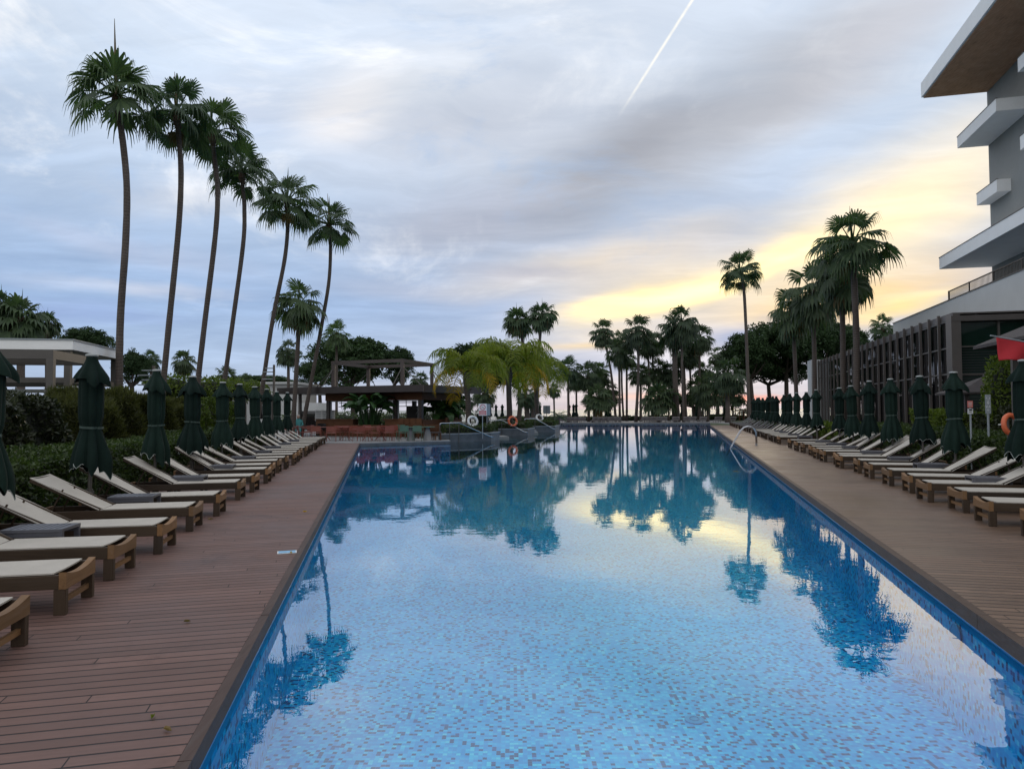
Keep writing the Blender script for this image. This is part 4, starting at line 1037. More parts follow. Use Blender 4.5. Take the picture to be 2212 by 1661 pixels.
# ---------------------------------------------------------------- hedges and shrubs
def hedge(name, label, F_, u0, u1, v0, v1, h, mat, dens, leaf, seed, cat='hedge', bumps=.08, z0=-.05, aspect=.5, up=.3, group=None):
    rg = np.random.default_rng(seed); t = thing(name, label, cat, (0,0,0), 0, group)
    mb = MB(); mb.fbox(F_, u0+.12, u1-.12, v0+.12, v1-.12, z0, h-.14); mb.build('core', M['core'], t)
    Lu, Lv = u1-u0, v1-v0; areas = [Lu*Lv, Lu*h, Lu*h, Lv*h, Lv*h]; P = []
    for k, A in enumerate(areas):
        n = int(A*dens*(.35 if k in (2,) else 1)); a = rg.random(n); b = rg.random(n); dpt = (rg.random(n)**2)*.16
        if k == 0: u, v, z = a*Lu, b*Lv, h-dpt
        elif k == 1: u, v, z = a*Lu, dpt, b*h
        elif k == 2: u, v, z = a*Lu, Lv-dpt, b*h
        elif k == 3: u, v, z = dpt, a*Lv, b*h
        else: u, v, z = Lu-dpt, a*Lv, b*h
        u = u+u0; v = v+v0
        w = np.sin(u*2.1+seed)*.5+np.sin(u*5.3+v*4)*.3+np.sin(u*.83+2)*.6
        z = z + w*bumps*(z/h) ; v = v + np.sin(u*3.7+z*4+seed)*bumps*.7
        o = F_(0,0); e1 = F_(1,0)-o; e2 = F_(0,1)-o
        P.append(np.stack([o.x+u*e1.x+v*e2.x, o.y+u*e1.y+v*e2.y, np.maximum(z+z0,.02)],1))
    mb = MB(); mb.leaves(np.concatenate(P), leaf, rg, aspect, up); mb.build('foliage', mat, t); return t
hedge('hedge', 'low clipped hedge along the backs of the left loungers', L, 3.5, 36, 4.75, 6.0, .98, M['hedge'], 900, .085, 5)
hedge('shrub_row', 'dark glossy shrub row with orange leaf tips behind the left hedge', L, 8.5, 17.6, 6.7, 9.0, 1.82, M['citrus'], 620, .12, 6, 'shrub', .22)
hedge('shrub_row', 'tall feathery olive green shrubs behind the second and third left parasols', L, 19.5, 27.5, 6.6, 8.6, 1.92, M['feather'], 1500, .20, 7, 'shrub', .25, aspect=.12, up=1.3)
hedge('hedge', 'bright green hedge behind the far left parasols', L, 33, 44, 7.6, 9.0, 2.05, M['hedge_b'], 330, .14, 8, 'hedge', .25)
hedge('hedge', 'low clipped hedge along the backs of the right loungers', Rr, 7, 30.5, 6.35, 7.8, .98, M['hedge'], 900, .085, 9)
hedge('hedge', 'bright low shrubs in the gap between the right loungers', Rr, 31.5, 37, 6.1, 7.6, .85, M['hedge_b'], 700, .10, 10, 'hedge', .2)
hedge('hedge', 'far low hedge along the backs of the distant right loungers', Rr, 38, 74, 6.35, 7.7, .85, M['hedge'], 260, .13, 11)
hedge('hedge', 'tall dark hedge block behind the two small signs', Rr, 15.5, 24.0, 8.3, 9.5, 1.58, M['citrus'], 600, .10, 12)
hedge('hedge', 'bright clipped hedge block left of the white and red sign', Rr, 25.5, 30.0, 8.2, 9.4, 1.50, M['hedge_b'], 700, .10, 13)
def bush(name, label, p, rx, rz_, h0, mat, n, leaf, seed, cat='bush', trunk=0):
    rg = np.random.default_rng(seed); t = thing(name, label, cat, p)
    v = rg.normal(size=(n,3)); v /= np.linalg.norm(v,axis=1)[:,None]; rr = (.72+.28*rg.random(n)**.6)*(1+.12*np.sin(v[:,0]*7+seed)*np.sin(v[:,2]*6))
    P = v*rr[:,None]*np.array([rx,rx,rz_])+np.array([0,0,h0]); P[:,2] = np.maximum(P[:,2],.03)
    mb = MB(); mb.leaves(P, leaf, rg, .5, .4); mb.build('foliage', mat, t)
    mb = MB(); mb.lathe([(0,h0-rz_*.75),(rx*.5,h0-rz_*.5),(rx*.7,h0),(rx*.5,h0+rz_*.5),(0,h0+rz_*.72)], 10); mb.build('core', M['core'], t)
    if trunk: mb = MB(); mb.tube([(0,0,0),(.02,0,h0)], trunk, 8); mb.build('trunk', M['bark'], t)
    return t
bush('bush', 'tall bright green column shaped bush beside the red flag', (13.9,20.2,0), .62, 1.25, 1.9, M['hedge_b'], 3200, .11, 3)
for i, (x, y, Y) in enumerate(((372,838,34),(452,842,37),(498,842,41),(545,846,45))):
    p = at(x, y, Y); bush('small_tree', f'small round bright topped tree behind the left parasols, {ordn(i)} from the left', (p.x,p.y,0), 1.15, .65, p.z, M['hedge_b'], 1500, .16, 20+i, 'tree', .09)
for i, (x, Y, r_, h_) in enumerate(((648,60,1.6,1.5),(700,62,1.5,1.2),(745,58,1.4,1.3),(800,61,1.7,1.5),(850,60,1.5,1.3),(905,62,1.5,1.6),(960,63,1.6,1.4))):
    p = at(x, 880, Y); bush('bush', f'dark rounded shrub behind the open bar, {ordn(i)} from the left', (p.x,p.y,0), r_, h_*.62, h_*.55, M['citrus'] if i%2 else M['hedge'], 1100, .17, 70+i)
p = at(1040, 879, 52); bush('bush', 'round reddish bush behind the white sign by the planters', (p.x,p.y,0), .62, .75, .95, M['citrus'], 900, .12, 33)
def planter_box(i, label, front, back_dir, hl):
    pass
# ---------------------------------------------------------------- right side buildings
BR = .2425
def uof(p): return p.x*TR.x+p.y*TR.y
def vof(p): return p.x*OR.x+p.y*OR.y
AW, AT, AH = 10.6, 13.6, 16.0
VW, VT, VH = AW*OR.x, AT*OR.x, AH*OR.x
# glazed wing
c0 = onplane(2057, 684, AW, BR); c1 = onplane(1768, 776, AW, BR); U0 = uof(c0); U1 = uof(c1); ZT = .5*(c0.z+c1.z)
hz = [onplane(2050, y, AW, BR).z for y in (752, 806)]        # the two transoms
H1, H2 = 4.0, 2.95
wing = thing('glazed_wing', 'single storey glass fronted wing with grey brown fins beside the right deck', 'building', Rr(U0, VW))
W0 = Vector(wing.location)
def WF(u, v): return Rr(U0+u, VW+v) - W0
Ln = U1-U0; NF = 24; pitch = (Ln-.3)/NF
mb = MB(); mb.fbox(WF, .1, Ln, .05, .30, ZT-.22, ZT-.02); mb.fbox(WF, .35, Ln, .10, VT-VW-.01, ZT-.02, ZT+.04); mb.build('roof', M['fin'], wing)
for i in range(NF):
    mb = MB(); u = .34+pitch*i; mb.fbox(WF, u+pitch-.04, u+pitch+.04, -.06, .04, 0, ZT+.06); mb.build('fin', M['fin'], wing)
for i in range(NF):
    u = .34+pitch*i; mb = MB()
    if i: u0 = u+.072
    else: u0 = u
    mb.fbox(WF, u0, u+pitch-.072, .10, .12, .02, ZT-.225); g = mb.build('window', M['glass'], wing)
    for z in (H2, H1, ZT-.27): mb = MB(); mb.fbox(WF, u0, u+pitch-.072, .03, .098, z-.03, z+.03); mb.build('transom', M['taupe'], g)
    if i in (2, 10):
        mb = MB(); mb.fbox(WF, u0+.02, u0+.10, .02, .028, .03, H2-.32); mb.fbox(WF, u+pitch-.15, u+pitch-.075, .02, .028, .03, H2-.32); mb.fbox(WF, u0+.101, u+pitch-.151, .02, .028, H2-.40, H2-.32); mb.build('door_frame', M['sign_grey'], g)
mb = MB(); mb.fbox(WF, .3, Ln, .9, 1.0, 0, ZT-.05); mb.build('inner_wall', M['dark_in'], wing)
# portal frame and green tinted end wall facing the pool head
EW = VT-VW; ZF = c0.z; ZI = ZF-.23
mb = MB(); mb.fbox(WF, -.30, .34, -.14, -.10, 0, ZF); mb.fbox(WF, -.30, .34, -.10, EW-.003, ZF-.22, ZF)
mb.fbox(WF, -.30, .02, -.10, .20, 0, ZI); mb.build('end_frame', M['fin'], wing)
nb = 2; vv = [.22, 1.62, EW-.02]
for k in range(2):
    mb = MB(); mb.fbox(WF, .06, .08, vv[k]+.04, vv[k+1]-.04, .02, ZI); g = mb.build('window', M['glass_g'], wing)
    for z in (H2-.05, H1): mb = MB(); mb.fbox(WF, .0, .058, vv[k]+.04, vv[k+1]-.04, z-.03, z+.03); mb.build('transom', M['taupe'], g)
    mb = MB(); mb.fbox(WF, -.02, .058, vv[k]-.04, vv[k]+.038, 0, ZI); mb.build('mullion', M['taupe'], g)
    mb = MB(); z = .3
    while z < H1-.08: mb.fbox(WF, .040, .056, vv[k]+.10, vv[k+1]-.10, z, z+.035); z += .105
    mb.build('louvre', M['dark_in'], g)
mb = MB(); mb.fbox(WF, Ln+.03, Ln+1.9, -.55, 2.5, 0, ZT+.12); mb.build('end_pier', M['render_lt'], wing)
# terrace block behind the wing
pe = onplane(1929, 699, AT, BR); pn = onplane(2212, 583.5, AT, BR); UT = uof(pe); ZP = .5*(pe.z+pn.z)
terr = thing('terrace_block', 'pale grey terrace block with a railed roof above the glazed wing', 'building', Rr(UT, VT))
T0 = Vector(terr.location)
def TF(u, v): return Rr(u, v) - T0
mb = MB(); mb.fbox(TF, U0+.05, UT, VT, VT+14, 0, ZP); mb.fbox(TF, 8, U0+.049, VT, VT+14, ZF+.02, ZP); mb.fbox(TF, 8, U0+.049, VT+2.2, VT+14, 0, ZF+.019); mb.build('wall', M['render_lt'], terr)
mb = MB(); mb.fbox(TF, 8, UT+.03, VT-.03, VT+.30, ZP, ZP+.05); mb.build('coping', M['taupe'], terr)
rl = onplane(2047, 640, AT+.35, BR); URL = uof(rl)
mb = MB(); u = 8.; mb.fbox(TF, 8, URL, VT+.36, VT+.41, ZP+.62, ZP+.67); mb.fbox(TF, 8, URL, VT+.37, VT+.40, ZP+.08, ZP+.11)
while u < URL: mb.fbox(TF, u, u+.02, VT+.375, VT+.395, ZP+.11, ZP+.62); u += .14
u = 8.
while u < URL+.1: mb.fbox(TF, u, u+.06, VT+.355, VT+.415, ZP+.03, ZP+.68); u += (URL-8.-.06)/12
mb.build('railing', M['taupe'], terr)
# hotel tower
hc = onplane(2143, 588, AH, BR); UH = uof(hc); 
hotel = thing('hotel_tower', 'grey rendered hotel tower with white balcony slabs and a timber lined roof overhang', 'building', Rr(UH, VH))
H0 = Vector(hotel.location)
def HF(u, v): return Rr(u, v) - H0
def corner(px, py):                      # point on the upright plane across the far end of the tower (u = UH)
    r, e = ray(px, py); d = Vector((r,1,0)); Y = UH/(TR.x*r+TR.y); p = Vector((r*Y, Y, H+e*Y)); return vof(p), p.z
sl = {}
for nm, top, bot in (('roof',(1989,181),(1990,214)), ('b2',(2067.5,297.5),(2068,321)), ('b3',(2109.5,420),(2110,444.5)), ('b4',(2028.5,558),(2029,582))):
    v, z1 = corner(*top); _, z0 = corner(*bot); sl[nm] = (v, z0, z1)
def near_u(px, py, v):                   # where a slab running at offset v ends towards the camera
    r, e = ray(px, py); Y = (v/OR.x)/(r-BR); return uof(Vector((r*Y, Y, 0)))
v4, z40, z41 = sl['b4']; v2, z20, z21 = sl['b2']; v3, z30, z31 = sl['b3']; vr, zr0, zr1 = sl['roof']
un2 = near_u(2151, 215, v2); un3 = near_u(2153, 393, v3)
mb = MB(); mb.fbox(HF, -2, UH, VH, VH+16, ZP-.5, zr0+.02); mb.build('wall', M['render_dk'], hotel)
mb = MB(); mb.fbox(HF, -2, UH+.0, vr, VH+16, zr0+.06, zr1); mb.build('roof_overhang', M['white'], hotel)
mb = MB(); mb.fbox(HF, -1.9, UH-.04, vr+.10, VH+15.9, zr0+.0, zr0+.058); mb.build('soffit', M['soffit'], hotel)
def slab(u0, v, z0, z1, u1=None):
    mb = MB(); mb.fbox(HF, u0, UH if u1 is None else u1, v, VH-.003, z0, z1); o = mb.build('balcony', M['white'], hotel)
    mb = MB(); mb.fbox(HF, u0-.02, (UH if u1 is None else u1)+.02, v-.02, v+.06, z1+.002, z1+.032); mb.build('coping', M['taupe'], o)
slab(un2, v2, z20, z21); slab(un3, v3, z30, z31); slab(-2, v4, z40, z41)
# two balconies further along, cut by the picture edge
for (px, pt, pb), v in (((2198, 128, 158), v2), ((2203, 296, 326), v2)):
    r, e = ray(px, pt); Y = (v/OR.x)/(r-BR); z1 = H+e*Y; r2, e2 = ray(px, pb); z0 = H+e2*((v/OR.x)/(r2-BR)); slab(uof(Vector((r*Y,Y,0)))-5, v, z0, z1, uof(Vector((r*Y,Y,0))))
# garden kiosk with a tiled roof
kp = at(2130, 870, 23.5); kio = thing('garden_kiosk', 'small dark timber kiosk with a pyramid tiled roof behind the dark hedge', 'kiosk', (kp.x,kp.y,0), RANG)
ez = at(2100, 848, 23.5).z; az_ = at(2117, 812, 23.5).z
mb = MB(); w = 1.15; mb.add([(-w,-w,ez),(w,-w,ez),(w,w,ez),(-w,w,ez),(0,0,az_),(-w,-w,ez-.06),(w,-w,ez-.06),(w,w,ez-.06),(-w,w,ez-.06)], [(0,1,4),(1,2,4),(2,3,4),(3,0,4),(5,6,1,0),(6,7,2,1),(7,8,3,2),(8,5,0,3),(8,7,6,5)]); mb.build('roof', M['tile_roof'], kio)
mb = MB(); mb.lathe([(0,-.05),(.10,-.05),(.06,.06),(0,.14)], 8, (0,0,az_)); mb.build('finial', M['tile_roof'], kio)
for sx in (-1,1):
    for sy in (-1,1): mb = MB(); mb.box(sx*.85-.06,sx*.85+.06,sy*.85-.06,sy*.85+.06,0,ez-.062); mb.build('post', M['fascia_dk'], kio)
mb = MB(); mb.box(-.8,.8,-.8,-.76,0,1.0); mb.box(-.8,-.76,-.759,.8,0,1.0); mb.box(.76,.8,-.759,.8,0,1.0); mb.build('panel', M['fascia_dk'], kio)
# tiled roof of a second hut, cut by the picture edge
p = at(2165, 735, 17.5); p.x += 1.55; hut = thing('roofed_hut', 'brown tiled hut roof cut off by the right edge behind the red flag', 'hut', (p.x,p.y,0), RANG)
e0 = p.z
mb = MB(); w = 1.5; mb.add([(-w,-w,e0),(w,-w,e0),(w,w,e0),(-w,w,e0),(0,0,e0+.75),(-w,-w,e0-.08),(w,-w,e0-.08),(w,w,e0-.08),(-w,w,e0-.08)], [(0,1,4),(1,2,4),(2,3,4),(3,0,4),(5,6,1,0),(6,7,2,1),(7,8,3,2),(8,5,0,3),(8,7,6,5)]); mb.build('roof', M['tile_roof'], hut)
for sx in (-1,1):
    for sy in (-1,1): mb = MB(); mb.box(sx*.8-.07,sx*.8+.07,sy*.8-.07,sy*.8+.07,0,e0-.082); mb.build('post', M['taupe'], hut)

# ---------------------------------------------------------------- left pavilion
pc = at(157.7, 733, 24.7); pr_ = at(260, 756.5, 29.5); ZPV = pc.z; pav = thing('pavilion', 'open pavilion with a flat white edged roof on taupe posts', 'pavilion', (pc.x,pc.y,0))
PU, PV = pc.x*TL.x+pc.y*TL.y, pc.x*OL.x+pc.y*OL.y
def PF(u, v): return L(PU+u, PV+v)-Vector((pc.x,pc.y,0))
UL_ = (pr_.x-pc.x)*TL.x+(pr_.y-pc.y)*TL.y; th_ = .36
mb = MB(); mb.fbox(PF, 0, UL_, 0, 9, ZPV-th_, ZPV-.04); mb.build('roof', M['white'], pav)
mb = MB(); mb.fbox(PF, -.03, UL_+.03, -.03, 9, ZPV-.038, ZPV+.01); mb.build('roof_edge', M['sign_grey'], pav)
mb = MB(); mb.fbox(PF, .1, UL_-.1, .1, 8.9, ZPV-th_-.03, ZPV-th_-.003); mb.build('soffit', M['taupe'], pav)
zb = ZPV-th_-.032
for u in (.12, UL_-.32):
    for v in (.12, 4.2, 8.5): mb = MB(); mb.fbox(PF, u, u+.2, v, v+.2, 0, zb); mb.build('post', M['taupe'], pav)
mb = MB(); mb.fbox(PF, .33, UL_-.33, .16, .26, 2.62, 2.80); mb.fbox(PF, .16, .26, .33, 8.4, 2.62, 2.80); mb.fbox(PF, UL_-.28, UL_-.18, .33, 8.4, 2.62, 2.80); mb.build('tie_beam', M['taupe'], pav)
mb = MB(); mb.tube([PF(.35,.21)+Vector((0,0,2.45)), PF(UL_-.35,.21)+Vector((0,0,2.45))], .075, 8); mb.tube([PF(UL_-.23,.4)+Vector((0,0,2.45)), PF(UL_-.23,8)+Vector((0,0,2.45))], .075, 8); mb.build('rolled_blind', M['render_lt'], pav)
mb = MB(); mb.fbox(PF, -.02, .11, .05, .35, 1.95, 2.35); mb.build('control_box', M['taupe'], pav)
mb = MB(); mb.fbox(PF, UL_-.24, UL_-.20, .4, 8.4, 1.7, 1.85); mb.fbox(PF, UL_-.24, UL_-.20, .4, 8.4, 0, .9); mb.build('back_panel', M['bar_wood'], pav)
g1 = at(199, 773, 23.0); g0 = at(15, 753.5, 20.2); zg = g1.z
pg = thing('pergola_frame', 'taupe steel pergola frame standing before the white edged pavilion', 'pergola', (g1.x,g1.y,0))
def GF(u, v): return L(u, v)+Vector((0,0,0))
LG = math.hypot(g0.x-g1.x, g0.y-g1.y)
def PG(u, v): return TL*u+OL*v
mb = MB(); mb.fbox(PG, -LG-.15, .0, -.09, .09, zg-.25, zg); mb.fbox(PG, -.18, -.0, .091, 5, zg-.25, zg); mb.fbox(PG, -LG-.15, -LG+.03, .091, 5, zg-.25, zg)
for i in range(1,6): mb.fbox(PG, -LG*i/6-.04, -LG*i/6+.04, .091, 5, zg-.20, zg-.05)
mb.build('roof_frame', M['taupe'], pg)
for u in (-.18, -LG-.15):
    for v in (-.09, 4.8): mb = MB(); mb.fbox(PG, u, u+.18, v, v+.18, 0, zg-.251); mb.build('post', M['taupe'], pg)
mb = MB(); mb.fbox(PG, -LG, -.2, 4.86, 4.92, 1.75, 1.95); mb.fbox(PG, -LG, -.2, 4.86, 4.92, 2.25, 2.4); mb.build('shelf_rail', M['fascia_dk'], pg)
# pale flat roofed building far behind the left garden
def farblock(name, label, x0, x1, ytop, Y, depth, mat, mat2):
    a = at(x0, ytop, Y); b = at(x1, ytop, Y); t = thing(name, label, 'building', (a.x,Y,0)); w = b.x-a.x; z = a.z
    mb = MB(); mb.box(0.3,w-.3,.4,depth,0,z-.22); mb.build('wall', mat, t); mb = MB(); mb.box(0,w,0,depth+.3,z-.2,z); mb.build('roof', mat2, t)
    n = max(2,int(w/3))
    for i in range(n): mb = MB(); mb.box(.8+i*(w-1)/n, .8+i*(w-1)/n+1.6, .36,.398,.9,2.1); mb.build('window', M['glass'], t)
farblock('garden_building', 'long pale flat roofed building behind the far left parasols', 372, 640, 826, 66, 8, M['render_lt'], M['render_lt'])
for k, (x, y, w) in enumerate(((469,806,14),(414,812,14))):
    p = at(x, y, 66); q = at(x, 828, 66); t = thing('roof_vent', ('round metal' if k == 0 else 'boxy white')+' ventilation cowl on the pale flat roof', 'vent', (p.x,p.y+1.5,q.z))
    h = p.z-q.z; r = w*.5*66/FPX
    mb = MB()
    if k == 0: mb.lathe([(0,0),(r*.7,0),(r*.7,h*.2),(r,h*.35),(r,h*.75),(r*.6,h),(0,h)], 14)
    else: mb.box(-r,r,-r,r,0,h*.55); mb.box(-r*1.2,r*1.2,-r*1.2,r*1.2,h*.56,h*.7)
    mb.build('cowl', M['render_lt'], t); mb = MB(); mb.box(-r*1.3,r*1.3,-r*1.3,r*1.3,-.08,-.001); mb.build('base', M['taupe'], t)
# slatted garden lamps
for k, (x, yt, yb, Y) in enumerate(((332,790,880,30),(592,788,880,40))):
    p = at(x, yt, Y); t = thing('garden_lamp', ('garden lamp post with flat blades between the first two tall palms' if k == 0 else 'garden lamp post with flat blades left of the bar roof'), 'lamp post', (p.x,Y,0))
    mb = MB(); mb.box(-.05,.05,-.05,.05,0,p.z); mb.build('post', M['taupe'], t)
    for i in range(4): mb = MB(); mb.box(-.62 if i%2 else -.45,-.051,-.10,.10,p.z-.22-.20*i,p.z-.17-.20*i); mb.build('blade', M['sign_grey'], t)

# ---------------------------------------------------------------- bar pavilion
def Wp(x1b, y1b): return ((1000+x1b*.38427)/1.736, (1280+y1b*.38427)/1.736)
bc = at(*Wp(1530,422), 42.0); zbt = bc.z; zbb = at(*Wp(1530,490), 42.0).z
bl = at(*Wp(100,445), 46.6); brt = at(*Wp(2050,460), 48.8)
EX = Vector((bl.x-bc.x, bl.y-bc.y, 0)); LX = EX.length; EX /= LX          # along the front, to the left
EY = Vector((-EX.y, EX.x, 0)); EY = EY if EY.y > 0 else -EY; LY = (brt-bc).dot(EY)
bar = thing('poolside_bar', 'open poolside bar under a wide dark flat roof with timber counters', 'bar', (bc.x,bc.y,0))
def BF(u, v): return EX*u+EY*v
mb = MB(); mb.fbox(BF, .02, LX, .0, LY, zbb, zbt); mb.build('roof', M['fascia_dk'], bar)
mb = MB(); mb.fbox(BF, -.02, .015, -.0, LY+.02, zbb-.02, zbt+.01)
mb.build('side_fascia', M['fascia_br'], bar)
zw0 = at(*Wp(1200,572), 43.6).z; zc = at(*Wp(1200,760), 43.2).z
b0, b1, d0, d1 = .9, 8.2, 1.3, LY-1.0
mb = MB(); mb.fbox(BF, b0, b1, d0, d0+.18, zw0, zbb-.003); mb.fbox(BF, b0, b0+.18, d0+.181, d1, zw0, zbb-.003); mb.fbox(BF, b1-.18, b1, d0+.181, d1, zw0, zbb-.003); mb.build('header', M['bar_wood'], bar)
for u, v in ((b0+.05,d0+.02),(2.75,d0+.02),(b1-.3,d0+.02),(b0+.05,d1-.3),(4.4,d1-.3),(b1-.3,d1-.3)):
    mb = MB(); mb.fbox(BF, u, u+.24, v, v+.24, 0, zw0-.003); mb.build('pillar', M['fascia_dk'], bar)
for u in (10.0, 12.4): mb = MB(); mb.fbox(BF, u, u+.16, 1.0, 1.16, 0, zbb-.003); mb.build('pillar', M['taupe'], bar)
def wframe(u0, u1, v, z0, z1):
    mb = MB(); mb.fbox(BF, u0, u1, v, v+.06, z1-.06, z1); mb.fbox(BF, u0, u0+.06, v, v+.06, z0, z1-.061); mb.fbox(BF, u1-.06, u1, v, v+.06, z0, z1-.061); mb.build('window_frame', M['sign_grey'], bar)
wframe(1.2, 2.7, d0+.10, zc, zw0-.005); wframe(3.05, b1-.35, d0+.10, zc, zw0-.005)
mb = MB(); mb.fbox(BF, 5.6, 8.5, .75, 1.29, 0, zc-.06); mb.fbox(BF, 5.5, 8.6, .68, 1.35, zc-.058, zc); mb.build('counter', M['bar_wood'], bar)
mb = MB(); mb.fbox(BF, .9, 3.2, .75, 1.29, 0, zc-.06); mb.fbox(BF, .8, 3.3, .68, 1.35, zc-.058, zc); mb.fbox(BF, .9, 1.4, 1.36, d1, 0, zc-.06); mb.build('counter', M['bar_wood'], bar)
mb = MB(); mb.fbox(BF, 3.35, 5.45, .30, 1.2, 0, .72); mb.build('planter_box', M['bar_wood'], bar)
mb = MB()
for u in np.arange(1.5, 7.6, .16):
    if 2.6 < u < 3.2: continue
    mb.lathe([(.0,0),(.035,0),(.04,.05),(.01,.06),(.008,.11),(.03,.115)], 6, tuple(BF(float(u), 2.2)+Vector((0,0,zw0-.52))))
mb.fbox(BF, 1.4, 7.7, 2.0, 2.4, zw0-.40, zw0-.36); mb.fbox(BF, 1.4, 7.7, 2.05, 2.35, zw0-.16, zw0-.12)
for u in (1.5,2.6,3.7,5.2,6.4,7.6): mb.fbox(BF, u, u+.03, 2.18, 2.22, zw0-.359, zbb-.01)
mb.build('glass_rack', M['black_metal'], bar)
mb = MB(); mb.fbox(BF, 3.6, 4.9, d1-.6, d1-.4, 0, 1.9); mb.build('back_cabinet', M['fascia_dk'], bar)
# rooftop frame
fp = [at(*Wp(652,190), 45.8), at(*Wp(1325,172), 44.0), at(*Wp(1612,215), 48.4), at(*Wp(992,235), 50.4)]
zf = sum(p.z for p in fp)/4
rf = thing('rooftop_frame', 'open brown steel frame with cable braces standing on the bar roof', 'frame', (fp[0].x,fp[0].y,zbt))
o_ = Vector(rf.location); q = [Vector((p.x,p.y,0))-Vector((o_.x,o_.y,0)) for p in fp]; hf = zf-zbt
for p in q: mb = MB(); mb.box(p.x-.11,p.x+.11,p.y-.11,p.y+.11,.002,hf-.22); mb.build('post', M['fascia_br'], rf)
for i in range(4):
    mb = MB(); a, b = q[i], q[(i+1)%4]; d = (b-a).normalized()*(.11 if i%2 else -.0); mb.beam(a+Vector((0,0,hf-.11+.001*i))-(b-a).normalized()*.11, b+Vector((0,0,hf-.11+.001*i))+(b-a).normalized()*.11, .2, .2); mb.build('beam', M['fascia_br'], rf)
for i in range(4):
    p = q[i]
    for s in ((q[(i+1)%4]-p).normalized(), (q[(i-1)%4]-p).normalized()):
        for sg in ((-1,) if i != 2 else (-1,)):
            e = p+s*sg*1.3; mb = MB(); mb.tube([p+Vector((0,0,hf*.72)), Vector((e.x,e.y,.01))], .028, 5); mb.build('brace', M['taupe'], rf)
# broad leaved plants
def banana(label, base, n, hgt, spread, seed):
    rg = random.Random(seed); t = thing('banana_plant', label, 'plant', base); mb = MB(); ms = MB()
    for i in range(n):
        ph = i*2.4+rg.uniform(-.3,.3); lean = rg.uniform(.12,1.0); out = Vector((math.cos(ph), math.sin(ph), 0)); hh = hgt*rg.uniform(.45,.8)
        b0_ = out*rg.uniform(.05,.4)*spread; p1 = b0_+out*lean*spread*.35+Vector((0,0,hh)); ms.tube([b0_, b0_.lerp(p1,.5)+Vector((0,0,hh*.08)), p1], [.035,.025,.014], 5)
        Lf = hgt*rg.uniform(.38,.55); a = R(80-55*lean); pts = []; p = p1
        for k in range(8): pts.append(p); p = p+(out*math.cos(a)+Vector((0,0,1))*math.sin(a))*Lf/7; a -= .16+.16*lean
        s = Vector((0,0,1)).cross(out).normalized(); roll = rg.uniform(-.7,.7); s = s*math.cos(roll)+Vector((0,0,1))*math.sin(roll); vs = []
        for k, c in enumerate(pts):
            w = Lf*.23*math.sin(PI*min(.97,.08+k/7*.92))**.7; vs += [c-s*w+Vector((0,0,-w*.15)), c+Vector((0,0,w*.12)), c+s*w+Vector((0,0,-w*.15))]
        mb.add(vs, [f for k in range(7) for f in ((k*3,k*3+1,k*3+4,k*3+3),(k*3+1,k*3+2,k*3+5,k*3+4))])
    mb.build('leaves', M['banana'], t); ms.build('stems', M['banana'], t); return t
b_ = Vector((bc.x,bc.y,0))+BF(4.35,.75); banana('big broad leaved banana plant in the timber planter at the bar front', (b_.x,b_.y,.72), 60, 2.1, 1.5, 4)
b_ = at(*Wp(1700,800), 47); banana('upright broad leaved plants right of the bar', (b_.x,47,0), 38, 2.8, .9, 5)
b_ = at(*Wp(1800,800), 48.5); banana('second upright broad leaved clump nearer the first yellow palm', (b_.x,48.5,0), 34, 2.6, .9, 6)
# chairs and tables on the terrace
def chair_proto(mat):
    root = thing('terrace_chair', 'x', 'chair'); mb = MB(); mb.box(-.22,.22,-.22,.22,.43,.455); mb.build('seat', mat, root)
    mb = MB()
    mb.box(-.23,.23,.205,.225,.50,.80); mb.build('backrest', mat, root)
    for sx in (-1,1):
        mb = MB(); mb.tube([(sx*.235,.235,0),(sx*.235,.215,.62),(sx*.235,.20,.66),(sx*.235,-.22,.66),(sx*.235,-.235,.64),(sx*.235,-.24,0)], .012, 6); mb.build('leg_frame', mat, root)
    return root
def cross_table(mat):
    root = thing('terrace_table', 'x', 'table'); mb = MB(); mb.box(-.36,.36,-.36,.36,.72,.74); mb.build('table_top', mat, root)
    mb = MB()
    for a, b in (((-.28,-.28,0),(.28,.28,.72)),((.28,-.28,0),(-.28,.28,.72)),((-.28,.28,0),(.28,-.28,.72)),((.28,.28,0),(-.28,-.28,.72))): mb.tube([a,b], .014, 5)
    mb.build('trestle', mat, root); return root
redc = chair_proto(M['red_metal']); grnc = chair_proto(M['green_metal']); rt = cross_table(M['red_metal'])
rng = random.Random(21); uc = [0,0,0]
xs = [(205,38.5),(262,39.5),(375,39.2),(410,40.4),(485,38.0),(630,37.4),(690,38.8),(760,39.4),(830,38.6),(900,37.2),(985,39.6),(1050,37.4),(1155,38.2),(1190,37.5),(1255,38.9),(1340,40.6)]
for i, (x, Y) in enumerate(xs):
    p = at(*Wp(x,900), Y); place(redc, uc[0], (p.x,Y,.005), rng.choice([0,PI,PI/2,-PI/2,PI])+rng.uniform(-.4,.4)+.4, f'brick red metal armchair on the bar terrace, {ordn(i)} from the left', 'red terrace chairs'); uc[0] = 1
for i, (x, Y) in enumerate(((330,39.8),(570,38.6),(770,38.6),(985,38.2),(1110,38.6))):
    p = at(*Wp(x,900), Y); place(rt, uc[1], (p.x,Y,.005), .4+rng.uniform(-.2,.2), f'brick red square trestle table on the bar terrace, {ordn(i)} from the left', 'red terrace tables'); uc[1] = 1
for i, (x, Y) in enumerate(((1335,37.5),(1478,37.6),(1310,40.3))):
    p = at(*Wp(x,900), Y); place(grnc, uc[2], (p.x,Y,.005), (PI+.3,PI-.1,.2)[i], ('left sage green metal armchair facing away at the terrace edge','right sage green metal armchair at the terrace edge','sage green chair half hidden by the timber counter')[i], 'green terrace chairs'); uc[2] = 1
